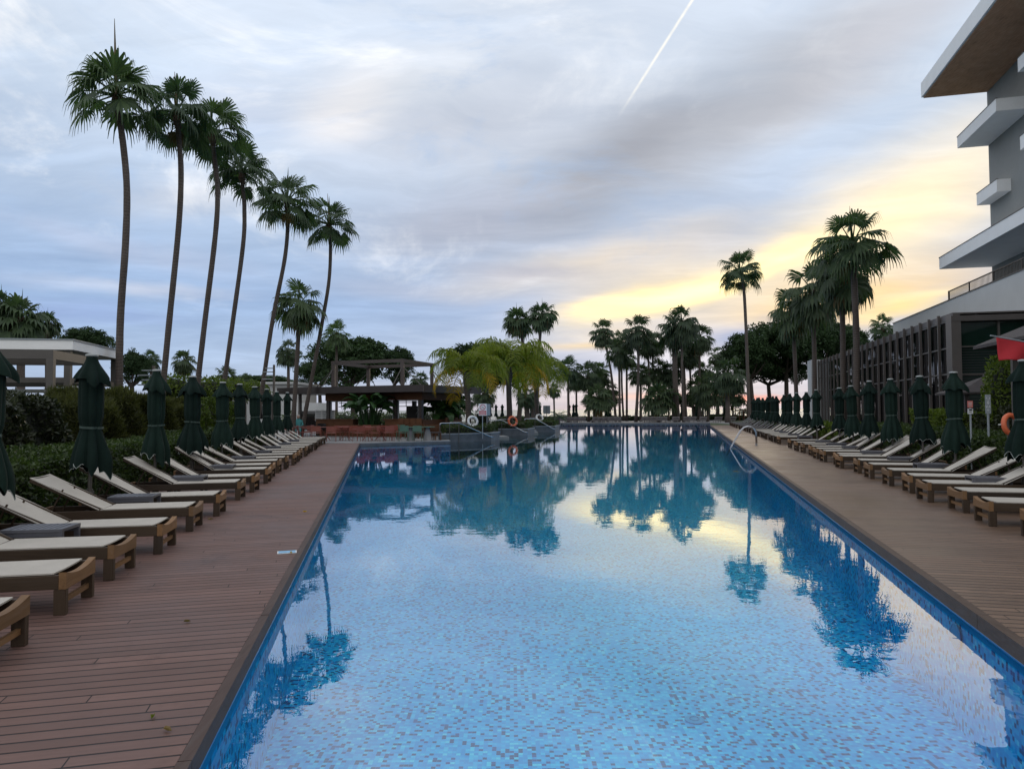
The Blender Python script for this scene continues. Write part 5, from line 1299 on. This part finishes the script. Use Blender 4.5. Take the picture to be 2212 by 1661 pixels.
def cone_table(label, x, Y):
    p = at(*Wp(x,900), Y); t = thing('pedestal_table', label, 'table', (p.x,Y,.005)); mb = MB(); mb.lathe([(0,0),(.24,0),(.10,.66),(.12,.70),(0,.70)], 16); mb.build('pedestal', M['stone'], t)
    mb = MB(); mb.box(-.36,.36,-.36,.36,.702,.73); mb.build('table_top', M['green_metal'], t)
cone_table('pale cone footed table between the two green chairs', 1405, 38.0); cone_table('pale cone footed table beside the slatted wooden chair', 1572, 38.3)
def bench(label, x, Y, rz):
    p = at(*Wp(x,900), Y); t = thing('slatted_chair', label, 'chair', (p.x,Y,.005), rz); mb = MB(); mb.box(-.42,.42,-.28,.28,.38,.44); mb.build('seat', M['fascia_br'], t)
    mb = MB()
    for i in range(4): mb.box(-.42,.42,.26,.29,.50+i*.085,.555+i*.085)
    mb.build('backrest', M['bar_wood'], t)
    for sx in (-.38,-.1,.1,.38): mb = MB(); mb.box(sx-.025,sx+.025,-.26,-.2,0,.379); mb.box(sx-.025,sx+.025,.2,.258,0,.379 if abs(sx)<.2 else .84); mb.build('leg', M['bar_wood'], t)
bench('slatted wooden chair with a dark seat beside the first stone planter', 1622, 38.6, .3)
bench('slatted wooden bench in front of the bar counter', 1480, 41.0, .5)
def stool():
    root = thing('bar_stool', 'x', 'stool'); mb = MB(); mb.box(-.19,.19,-.19,.19,.70,.75); mb.build('seat', M['bar_wood'], root); mb = MB(); mb.box(-.19,.19,.17,.20,.78,1.12); mb.build('backrest', M['bar_wood'], root)
    for sx in (-.16,.16):
        for sy in (-.16,.185): mb = MB(); mb.box(sx-.02,sx+.02,sy-.015,sy+.015,0,.70 if sy < 0 else .78); mb.build('leg', M['bar_wood'], root)
    return root
st = stool()
for i in range(7):
    p = b_ = Vector((bc.x,bc.y,0))+BF(.35, 1.2+i*.62) if i > 3 else Vector((bc.x,bc.y,0))+BF(1.9-i*.42,.35)
    place(st, i > 0, (p.x,p.y,.005), math.atan2(EX.y,EX.x)+PI+(PI/2 if i > 3 else 0), f'brown wooden bar stool at the right end of the counter, {ordn(i)} from the left', 'bar stools')
# seating, screen and guest left of the bar
bk = chair_proto(M['black_metal'])
for i, (x, Y) in enumerate(((300,45.5),(360,45),(430,45.8),(500,45.2),(560,46))):
    p = at(*Wp(x,860), Y); place(bk, i > 0, (p.x,Y,.005), rng.uniform(0,6.2), f'black metal chair left of the bar counter, {ordn(i)} from the left', 'black terrace chairs')
p = at(*Wp(570,760), 48); t = thing('menu_board', 'white printed menu board on legs left of the bar', 'board', (p.x,48,0)); zt_ = at(*Wp(570,672), 48).z; zb_ = at(*Wp(570,775), 48).z
mb = MB(); mb.box(-.66,.66,-.03,.03,zb_,zt_); mb.build('panel', M['sign_white'], t); mb = MB()
for i in range(3):
    for k in range(6): mb.box(-.58+i*.42,-.58+i*.42+.30,-.034,-.0305,zt_-.10-k*.14-.05,zt_-.10-k*.14)
mb.build('print', M['sign_grey'], t); mb = MB(); mb.box(-.6,-.55,-.02,.02,0,zb_-.001); mb.box(.55,.6,-.02,.02,0,zb_-.001); mb.build('leg', M['taupe'], t)
p = at(*Wp(290,600), 56); q_ = at(*Wp(500,600), 56); t = thing('service_hut', 'small grey hut with a glazed front left of the bar', 'hut', (p.x,56,0)); w = q_.x-p.x
mb = MB(); mb.box(0,w,0,3,0,p.z); mb.build('wall', M['render_lt'], t); mb = MB(); mb.box(.15,w-.15,-.03,-.002,.2,1.6); mb.build('window', M['glass'], t)
# seated guest in a teal shirt: one skinned body
p = at(*Wp(308,760), 44.5); guest = thing('person', 'grey haired person in a teal shirt sitting at the bar terrace', 'person', (p.x,44.5,.0), .25)
vs = [(0,0,.50),(0,.03,.72),(0,.05,.98),(0,.03,1.10),(0,.0,1.22),(0,-.01,1.34), (.20,.03,1.0),(.27,-.06,.76),(.20,-.28,.70),(-.20,.03,1.0),(-.27,-.06,.76),(-.20,-.28,.70), (.11,-.05,.48),(.13,-.45,.48),(.13,-.47,.05),(.13,-.60,.03),(-.11,-.05,.48),(-.13,-.45,.48),(-.13,-.47,.05),(-.13,-.60,.03)]
es = [(0,1),(1,2),(2,3),(3,4),(4,5),(2,6),(6,7),(7,8),(2,9),(9,10),(10,11),(0,12),(12,13),(13,14),(14,15),(0,16),(16,17),(17,18),(18,19)]
rd_ = [.16,.16,.17,.06,.10,.075,.07,.055,.04,.07,.055,.04,.10,.075,.05,.045,.10,.075,.05,.045]
me = bpy.data.meshes.new('body'); me.from_pydata(vs, es, []); me.materials.append(M['teal']); bo = obj('body', me, guest)
sk = bo.modifiers.new('skin','SKIN'); sk.use_smooth_shade = True
for i, v in enumerate(bo.data.skin_vertices[0].data): v.radius = (rd_[i],rd_[i]); v.use_root = (i == 0)
bo.modifiers.new('sub','SUBSURF').levels = 1
mb = MB(); mb.lathe([(.0,-.13),(.06,-.11),(.085,-.03),(.09,.04),(.06,.11),(0,.13)], 14, (0,-.03,1.26)); mb.lathe([(0,-.03),(.02,0),(0,.03)], 6, (0,-.13,1.25)); mb.build('face', M['skin'], guest, smooth=True)
mb = MB(); mb.lathe([(.098,.0),(.102,.05),(.075,.115),(0,.145)], 14, (0,-.015,1.26)); mb.build('hair', M['hair'], guest, smooth=True)
place(bk, True, (p.x,44.5,.005), .25, 'black metal chair under the person in teal', 'black terrace chairs')
# ---------------------------------------------------------------- stone planters with hand rails at the pool steps
def bx(pts, z0, z1, mat, name, par, o):
    mb = MB(); mb.prism([(p.x-o.x,p.y-o.y) for p in pts], z0, z1); return mb.build(name, mat, par)
def full(x, y): return (x/1.736, y/1.736)
def Z2(x, y): return ((1600+x*.24864)/1.736, (1380+y*.24864)/1.736)
pl = [((180,1085),(970,1100),(1100,1080)), ((960,1020),(1525,1020),(1625,1000)), ((1490,970),(1935,965),(2005,945))]
nm = ['nearest','middle','farthest']
for i, (a, b, c) in enumerate(pl):
    A = G(*Z2(*a), WZ) if i else G(*Z2(*a), 0); B = G(*Z2(*b), WZ); C = G(*Z2(*c), WZ); A.z = B.z = C.z = 0
    d = (B-A); D = C + (A-B)*.92 + Vector((-.2,.6,0))
    t = thing('stone_planter', f'{nm[i]} blue grey stone planter with a clipped hedge at the pool steps', 'planter', A, 0, 'stone planters at the pool steps')
    bx([A,B,C,D], FLZ+.01, .27, M['planter'], 'wall', t, A); 
    ctr = (A+B+C+D)/4; g_ = [p+(p-ctr).normalized()*.04 for p in (A,B,C,D)]
    bx(g_, .272, .33, M['planter_top'], 'coping', t, A)
    hp = [p+(ctr-p)*.10 for p in (A,B,C,D)]; rg = np.random.default_rng(50+i); n = 2600; uu = rg.random(n); vv_ = rg.random(n); zz = rg.random(n)**.7
    edge = rg.random(n) < .6; uu = np.where(edge & (rg.random(n) < .5), np.round(uu), uu); vv_ = np.where(edge, np.where(rg.random(n) < .5, np.round(vv_), vv_), vv_)
    hp_ = [np.array(p-A) for p in hp]; P = (hp_[0]*((1-uu)*(1-vv_))[:,None]+hp_[1]*(uu*(1-vv_))[:,None]+hp_[2]*(uu*vv_)[:,None]+hp_[3]*((1-uu)*vv_)[:,None])
    P[:,2] = .33+zz*.43+.06*np.sin(uu*9+i); h_ = thing('hedge', f'small clipped hedge growing on the {nm[i]} stone planter', 'hedge', A, 0, 'hedges on the planters')
    mb = MB(); mb.leaves(P, .10, rg, .5, .3); mb.build('foliage', M['hedge'], h_); ii = [p+(ctr-p)*.22-A for p in (A,B,C,D)]
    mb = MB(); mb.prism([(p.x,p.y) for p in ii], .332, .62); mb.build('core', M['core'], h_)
    # hand rails
    e1 = d.normalized(); nrm = Vector((e1.y,-e1.x,0))
    if nrm.y > 0: nrm = -nrm
    for k in range(2):
        s0 = A + nrm*(.14) if k == 0 else D + (C-D).normalized()*0.0 - nrm*.25
        Ld = d.length if k == 0 else (C-D).length
        s0 = s0 - e1*(.1 if i else .0); f1 = .36 if k == 0 else .30
        rt_ = thing('hand_rail', f'{"front" if k == 0 else "rear"} steel hand rail sloping into the water at the {nm[i]} planter', 'hand rail', s0, 0, 'hand rails at the pool steps')
        r0 = Vector((0,0,0)); z0r = .90; pts = [Vector((0,0,z0r-.10)), Vector((0,0,z0r-.03))+e1*.02, Vector((0,0,z0r))+e1*.10, e1*(Ld*f1)+Vector((0,0,z0r)), e1*(Ld*f1+.12)+Vector((0,0,z0r-.05)), e1*(Ld*.97)+Vector((0,0,.10)), e1*(Ld*1.04)+Vector((0,0,.08))]
        mb = MB(); mb.tube(pts, .028, 8); mb.build('rail', M['steel'], rt_, smooth=True)
        for f in (0, f1*.5, f1*.98):
            mb = MB(); mb.tube([e1*(Ld*f)+Vector((0,0,-.3)), e1*(Ld*f)+Vector((0,0,z0r-(.1 if f == 0 else .02)))], .022, 8); mb.build('post', M['taupe'], rt_)
    # wide steps into the water beside each planter
for i, (y, dx) in enumerate(((44.4,0),(52.6,1.6))):
    base = Vector((-2.4+dx*1.3, y, 0)); 
    for k in range(3):
        mb = MB(); mb.prism([(base.x-.5+k*.55, y-2.6+k*.2), (base.x+2.2+k*.55, y-.2+k*.2), (base.x+1.8+k*.55, y+1.6+k*.2), (base.x-1.0+k*.55, y-.4+k*.2)], FLZ+.012, -.02-.2*k); structure(mb.build('pool_step', M['stone']))
# lifebuoys
def buoy(label, x, y, Y, mat, ax, rad, z=None):
    p = at(*Z2(x,y), Y); t = thing('lifebuoy', label, 'lifebuoy', p); mb = MB(); mb.torus((0,0,0), rad, rad*.26, ax, 24, 8); mb.build('ring', mat, t, smooth=True)
    a = Vector(ax).normalized(); x_ = a.orthogonal().normalized(); y_ = a.cross(x_)
    for k in range(4):
        mb = MB(); an = k*PI/2+.4; d_ = x_*math.cos(an)+y_*math.sin(an); tt = a.cross(d_); mb.torus(d_*rad, rad*.275, rad*.03, tt, 12, 5)
        mb.build('band', M['sign_white'] if mat is M['orange'] else M['sign_grey'], t)
    mb = MB(); mb.tube([(0,.08,-rad),(0,.08,rad*.9)], .02, 6); mb.tube([(0,.08,.33-p.z),(0,.08,-rad)], .02, 6); mb.build('holder', M['taupe'], t)
buoy('white lifebuoy hanging by the trunk of the first yellow green palm', 695, 802, 40.6, M['sign_white'], (.45,-1,.25), .27)
buoy('orange lifebuoy hanging by the trunk of the middle yellow green palm', 1297, 803, 48.5, M['orange'], (.5,-1,.2), .30)
buoy('white lifebuoy tilted against the farthest yellow green palm', 1703, 752, 57.5, M['sign_white'], (.6,-1,.7), .28)
rb = at(2175, 868, 12.9); t = thing('lifebuoy', 'orange lifebuoy half hidden behind the nearest right parasol', 'lifebuoy', at(2184,917,14.5)); mb = MB(); mb.torus((0,0,0), .19, .05, (.3,-1,.1), 24, 8); mb.build('ring', M['orange'], t, smooth=True)
mb = MB(); mb.tube([(0,.09,-1.3),(0,.09,.2)], .025, 6); mb.build('holder', M['taupe'], t)
mb = MB(); mb.torus((-.19,0,0), .054, .008, (0,0,1), 12, 5); mb.build('band', M['sign_white'], t)
# signs
def sign_face(p, w, h, rz, label, back=False):
    t = thing('sign', label, 'sign', p, rz); return t
Y = 40.2; p = at(*Z2(845,627), Y); t = sign_face((p.x,Y,0), 0, 0, 0, 'white no diving sign with a red ringed pictogram and two red bars'); w, h = .225, .33; zc_ = p.z
mb = MB(); mb.box(-w,w,-.012,.012,zc_-h,zc_+h); mb.build('panel', M['sign_white'], t)
mb = MB(); mb.torus((0,-.016,zc_+.13), .145, .016, (0,1,0), 28, 6); mb.beam((-.10,-.016,zc_+.23),(.10,-.016,zc_+.03), .028, .01); mb.build('prohibition_ring', M['sign_red'], t)
mb = MB(); mb.beam((-.085,-.0135,zc_+.165),(.06,-.0135,zc_+.10), .035, .006); mb.beam((.0,-.0135,zc_+.13),(.09,-.0135,zc_+.19), .02, .006); mb.box(-.10,-.03,-.0165,-.0125,zc_+.055,zc_+.07); mb.box(.0,.07,-.0165,-.0125,zc_+.055,zc_+.07); mb.build('diver_pictogram', M['sign_black'], t)
mb = MB(); mb.box(-.20,.20,-.016,-.0125,zc_-.165,zc_-.065); mb.box(-.20,.20,-.016,-.0125,zc_-.29,zc_-.19); mb.build('red_bar', M['sign_red'], t)
mb = MB(); mb.box(-.14,.14,-.019,-.0165,zc_-.125,zc_-.105); mb.box(-.15,.15,-.019,-.0165,zc_-.25,zc_-.23); mb.build('lettering', M['sign_white'], t)
mb = MB(); mb.tube([(-.01,.03,.0),(-.01,.03,zc_+.2)], .022, 8); mb.build('post', M['sign_grey'], t)
p = at(*Z2(925,630), 41); t = thing('sign', 'grey reverse of a sign standing just behind the no diving sign', 'sign', (p.x,41,0), .9); mb = MB(); mb.box(-.20,.20,-.01,.01,p.z-.33,p.z+.33); mb.build('panel', M['sign_grey'], t); mb = MB(); mb.tube([(-.10,.03,.0),(-.02,.03,p.z+.2)], .02, 8); mb.build('post', M['sign_grey'], t)
p = at(*Z2(1810,628), 60); t = thing('sign', 'tilted grey backed sign beside the farthest yellow green palm', 'sign', (p.x,60,0), -.2); mb = MB(); mb.box(-.30,.30,-.012,.012,p.z-.34,p.z+.34); o = mb.build('panel', M['sign_grey'], t); mb = MB(); mb.box(-.012,.012,-.045,-.013,p.z-.33,p.z+.33); mb.tube([(0,-.03,0),(0,-.03,p.z-.33)], .022, 8); mb.build('post', M['taupe'], t)
def D5(x, y): return ((3440+x*.36134)/1.736, (1150+y*.36134)/1.736)
Y = 16.5; p = at(*D5(548,1012), Y); t = thing('sign', 'small salmon red sign over a white notice on a post by the hedge', 'sign', (p.x,Y,0), -.1); s = .36134*Y/2700
mb = MB(); mb.box(-25*s,25*s,-.008,.008,p.z-35*s,p.z+35*s); mb.build('panel', M['sign_sal'], t); mb = MB(); 
for k in range(3): mb.box(-18*s,(18-4*k)*s,-.0115,-.0085,p.z+(14-16*k)*s,p.z+(19-16*k)*s)
mb.build('lettering', M['sign_white'], t); p2 = at(*D5(548,1085), Y).z
mb = MB(); mb.box(-25*s,25*s,-.008,.008,p2-27*s,p2+27*s); mb.build('notice', M['sign_white'], t); mb = MB(); mb.box(-16*s,16*s,-.011,-.0085,p2+6*s,p2+22*s); mb.box(-18*s,12*s,-.011,-.0085,p2-12*s,p2-6*s); mb.build('picture', M['sign_black'], t); mb = MB(); mb.tube([(8*s,.03,0),(8*s,.03,p.z)], .022, 8); mb.build('post', M['sign_grey'], t)
Y = 16.0; p = at(*D5(733,1012), Y); t = thing('sign', 'tall grey sign with a white assembly point pictogram and arrow', 'sign', (p.x,Y,0), -.1); s = .36134*Y/2700
mb = MB(); mb.box(-26*s,26*s,-.008,.008,p.z-100*s,p.z+100*s); mb.build('panel', M['sign_grey'], t); mb = MB()
for sx in (-1,1):
    for zz, dz in ((58,-1),(-22,1)):
        mb.beam((sx*19*s,-.011,p.z+(zz+dz*-12)*s),(sx*9*s,-.011,p.z+(zz+dz*6)*s), 5*s, .005)
for xx, zz in ((0,30),(-7,16),(7,16),(0,6)):
    mb.lathe([(0,0),(3.4*s,0),(3.4*s,3*s),(0,3*s)], 8, (xx*s,-.013,p.z+(zz+5)*s)); mb.box((xx-3)*s,(xx+3)*s,-.0125,-.0085,p.z+(zz-7)*s,p.z+(zz+4)*s)
mb.box(-24*s,24*s,-.0115,-.0085,p.z-32*s,p.z-30*s); mb.beam((-9*s,-.011,p.z-62*s),(10*s,-.011,p.z-62*s), 4*s, .005); mb.beam((-9*s,-.011,p.z-62*s),(0,-.011,p.z-50*s), 4*s, .005); mb.beam((-9*s,-.011,p.z-62*s),(0,-.011,p.z-74*s), 4*s, .005)
mb.build('pictogram', M['sign_white'], t); mb = MB(); mb.tube([(6*s,.03,0),(6*s,.03,p.z)], .024, 8); mb.build('post', M['sign_grey'], t)
# red flag on a slanting staff
Y = 14.6; a = at(2150, 727, Y); b = at(2250, 745, Y); t = thing('red_flag', 'red flag hanging from a thin staff at the right edge', 'flag', (b.x,b.y,0)); o = Vector((b.x,b.y,0))
mb = MB(); mb.tube([a-o+Vector((-.10,0,.02)), b-o], .016, 8); mb.tube([b-o, Vector((0,0,0))], .03, 8); mb.build('staff', M['sign_grey'], t)
q4 = [at(2152,729,Y)-o, at(2235,744,Y)-o, at(2240,776,Y)-o, at(2160,779,Y)-o]; n = 14; vs = []
for i in range(n+1):
    for j in range(n+1):
        u_, v_ = i/n, j/n; p = (q4[0].lerp(q4[1],u_)).lerp(q4[3].lerp(q4[2],u_), v_); p = p+Vector((0,.05*math.sin(u_*7+v_*2.5)*v_,.012*math.sin(u_*9)*v_)); vs.append(p)
mb = MB(); mb.add(vs, [(i*(n+1)+j, i*(n+1)+j+1, (i+1)*(n+1)+j+1, (i+1)*(n+1)+j) for i in range(n) for j in range(n)]); f_ = mb.build('cloth', M['flag'], t, smooth=True)
sd_ = f_.modifiers.new('solid','SOLIDIFY'); sd_.thickness = .004
# pool ladder on the right deck
c = G(1634, 962, 0); c2 = G(1594, 968, 0); t = thing('pool_ladder', 'curved polished steel ladder rails at the right pool edge', 'ladder', c); e_ = OR
for k, s_ in enumerate((-.24,.24)):
    o = TR*s_; pts = [Vector((0,0,0)), Vector((0,0,.55)), Vector((0,0,.70))-e_*.06, Vector((0,0,.80))-e_*.18, Vector((0,0,.83))-e_*.34, Vector((0,0,.78))-e_*.50, Vector((0,0,.62))-e_*.66, Vector((0,0,-.02))-e_*1.02, Vector((0,0,-.45))-e_*1.24]
    mb = MB(); mb.tube([p+o for p in pts], .021, 10); r_ = mb.build('rail', M['steel'], t, smooth=True)
    mb = MB(); mb.lathe([(0,.0),(.06,.0),(.06,.012),(.03,.02),(0,.02)], 14, tuple(o)); mb.build('foot_flange', M['steel'], t)
for k in range(2): mb = MB(); q_ = -e_*(1.17+.07*k)+Vector((0,0,-.28-.14*k)); mb.beam(q_-TR*.22, q_+TR*.22, .07, .03); mb.build('step', M['steel'], t)
# blue card and fallen leaves on the deck, leaves afloat
p = G(620, 1193, 0); t = thing('blue_card', 'pale blue printed card lying on the left deck near the pool edge', 'card', (p.x,p.y,.001), .30); mb = MB(); mb.box(-.105,.105,-.075,.075,0,.006); mb.build('border', M['sign_white'], t); mb = MB(); mb.box(-.092,.092,-.062,.062,.0062,.0085); mb.build('print', M['card'], t)
def leaf(label, p, rz, sz, mat, nm='fallen_leaf', grp=None):
    mb = MB(); mb.add([(0,-.5*sz,.004),(.22*sz,-.1*sz,.015),(.12*sz,.35*sz,.02),(0,.55*sz,.006),(-.12*sz,.35*sz,.012),(-.22*sz,-.1*sz,.02),(0,0,.0)], [(0,1,6),(1,2,6),(2,3,6),(3,4,6),(4,5,6),(5,0,6)])
    o = mb.build(nm, mat, None, loc=p, rz=rz); tag(o, label, 'leaf', grp); return o
leaf('yellow leaf lying beside the blue card', G(628,1196)+Vector((0,0,.008)), .5, .07, M['queen_old'])
leaf('dark curled leaf on the left deck nearest the camera', G(362,1579)+Vector((0,0,.004)), 1.2, .055, M['dead'])
leaf('olive leaf on the deck at the bottom left', G(330,1578-27)+Vector((0,0,.004)), .2, .05, M['queen'])
leaf('dark seed pod on the left deck', G(405,1344)+Vector((0,0,.004)), 2., .05, M['dead'])
leaf('brown leaf on the left deck under the third lounger', G(455,1122)+Vector((0,0,.004)), 2., .08, M['dead'])
leaf('small yellow leaf on the deck near the pool edge further back', G(659,1106)+Vector((0,0,.004)), 2., .07, M['queen_old'])
leaf('pale leaf floating on the pool near the ladder', G(1590,970,WZ)+Vector((0,0,.004)), 1.5, .5, M['dead'], 'floating_leaf')
leaf('pale leaf floating in the middle distance of the pool', G(1592,1019,WZ)+Vector((0,0,.004)), 1.5, .22, M['dead'], 'floating_leaf')
# drains and lamps in the basin
for i, (x, y) in enumerate(((1500,1555),(1370,1288+290))):
    p = G(x, y, FLZ); 
    if i: continue
    t = thing('floor_drain', 'round pale drain cover set in the pool floor', 'drain', (p.x,p.y,FLZ+.004)); mb = MB(); mb.lathe([(0,.0),(.085,.0),(.085,.006),(.07,.010),(0,.010)], 24); mb.build('cover', M['lamp_glass'], t); mb = MB(); mb.torus((0,0,.011), .04, .004, (0,0,1), 20, 5); mb.build('slot', M['blue_tile'], t)
pw = onplane(2069, 1345, 2.255-.002, .2425); t = thing('pool_lamp', 'round white underwater lamp in the right pool wall', 'pool lamp', Vector((pw.x-.01,pw.y,min(-.32,max(pw.z,-.95)))), RANG); mb = MB(); mb.torus((-.012,0,0), .10, .008, (1,0,0), 24, 6); mb.build('rim', M['lamp_glass'], t, smooth=True); mb = MB(); mb.lathe([(0,0),(.095,0),(.09,.006),(0,.010)], 20); me_ = mb.mesh('lens', M['lamp_glass']); o = obj('lens', me_, t, (-.012,0,0)); o.rotation_euler = (0,-PI/2,0)
# row of plastic beds facing the sea beyond the pool
def bed():
    root = thing('beach_bed', 'x', 'sun lounger'); mb = MB(); mb.box(-.33,.33,.0,1.5,.22,.28); mb.build('seat', M['beach_bed'], root)
    mb = MB(); mb.hexa([(-.45,-.30,.62),(.45,-.30,.62),(.45,.02,.24),(-.45,.02,.24),(-.45,-.27,.66),(.45,-.27,.66),(.45,.06,.28),(-.45,.06,.28)]); b = mb.build('backrest', M['beach_bed'], root); mb = MB(); mb.box(-.25,.25,-.29,-.26,.50,.54); mb.build('slot', M['black_metal'], b)
    for sx in (-.28,.28):
        for y in (.1,1.35): mb = MB(); mb.box(sx-.03,sx+.03,y,y+.06,0,.219); mb.build('leg', M['beach_bed'], root)
    return root
bp = bed()
bxs = [155,205,250,300,345,480,525,575,625,692,960,1000,1040,1100,1140,1258,1370,1420,1525,1675,1810]
for i, x in enumerate(bxs):
    Y = 88.8-(x-155)*.0022; p = at((2050+x*.38427)/1.736, 910, Y); place(bp, i > 0, (p.x,Y,-.02), rng.uniform(-.25,.25), f'grey plastic beach bed behind the far pool edge, {ordn(i)} from the left', 'beach beds beyond the pool')
hedge('hedge', 'low dark planting along the far edge above the beach', lambda u, v: Vector((u, v, 0)), -2, 36, 101.5, 103.3, .55, M['hedge'], 110, .25, 61)
# wooden railing, beach huts and posts by the sea
a = at(*D3(1862,1040), 99); b = at(*D3(1980,1040), 99); t = thing('wooden_railing', 'reddish wooden railing by the sea right of the pool', 'railing', (a.x,a.y,-.05)); w = b.x-a.x; mb = MB(); mb.box(0,w,-.05,.05,1.35,1.47); mb.box(0,w,-.04,.04,.45,.53); mb.build('rail', M['bar_wood'], t)
for i in range(4): mb = MB(); mb.box(w*i/3-.06,w*i/3+.06,-.06,.06,0,1.349 if i else 1.8); mb.build('post', M['bar_wood'], t)
p = at(*D3(1690,1000), 108); t = thing('beach_hut', 'small dark hut with a hipped roof on the beach', 'hut', (p.x,p.y,-1.2)); mb = MB(); mb.add([(-1.6,-1.4,3.2),(1.6,-1.4,3.2),(1.6,1.4,3.2),(-1.6,1.4,3.2),(-.4,0,4.6),(.4,0,4.6)], [(0,1,5,4),(1,2,5),(2,3,4,5),(3,0,4),(3,2,1,0)]); mb.build('roof', M['fascia_dk'], t)
for sx in (-1.4,1.4):
    for sy in (-1.2,1.2): mb = MB(); mb.box(sx-.08,sx+.08,sy-.08,sy+.08,0,3.199); mb.build('post', M['fascia_dk'], t)
mb = MB(); mb.box(-1.3,1.3,-1.2,-1.1,0,2.0); mb.box(-.2,.1,-1.2,-1.1,2.001,3.19); mb.build('wall', M['fascia_dk'], t)
for i, (zx, y0, Yp, lab) in enumerate(((1582,930,100,'thin dark post with a crossbar by the sea'),(1838,900,101,'tall thin reddish post left of the wooden railing'),(1968,870,102,'tall thin reddish post right of the wooden railing'),(714,800,99,'tall thin lamp post among the grove by the sea'))):
    p = at(*D3(zx,y0), Yp); t = thing('thin_post', lab, 'post', (p.x,Yp,-.05)); mb = MB(); mb.tube([(0,0,0),(0,0,p.z+.05)], .07, 8); mb.build('pole', M['fascia_dk'] if i in (0,3) else M['bar_wood'], t)
    if i in (0,2): mb = MB(); mb.box(-.55,.55,-.05,.05,p.z-.02,p.z+.08); mb.build('crossbar', M['fascia_dk'], t)
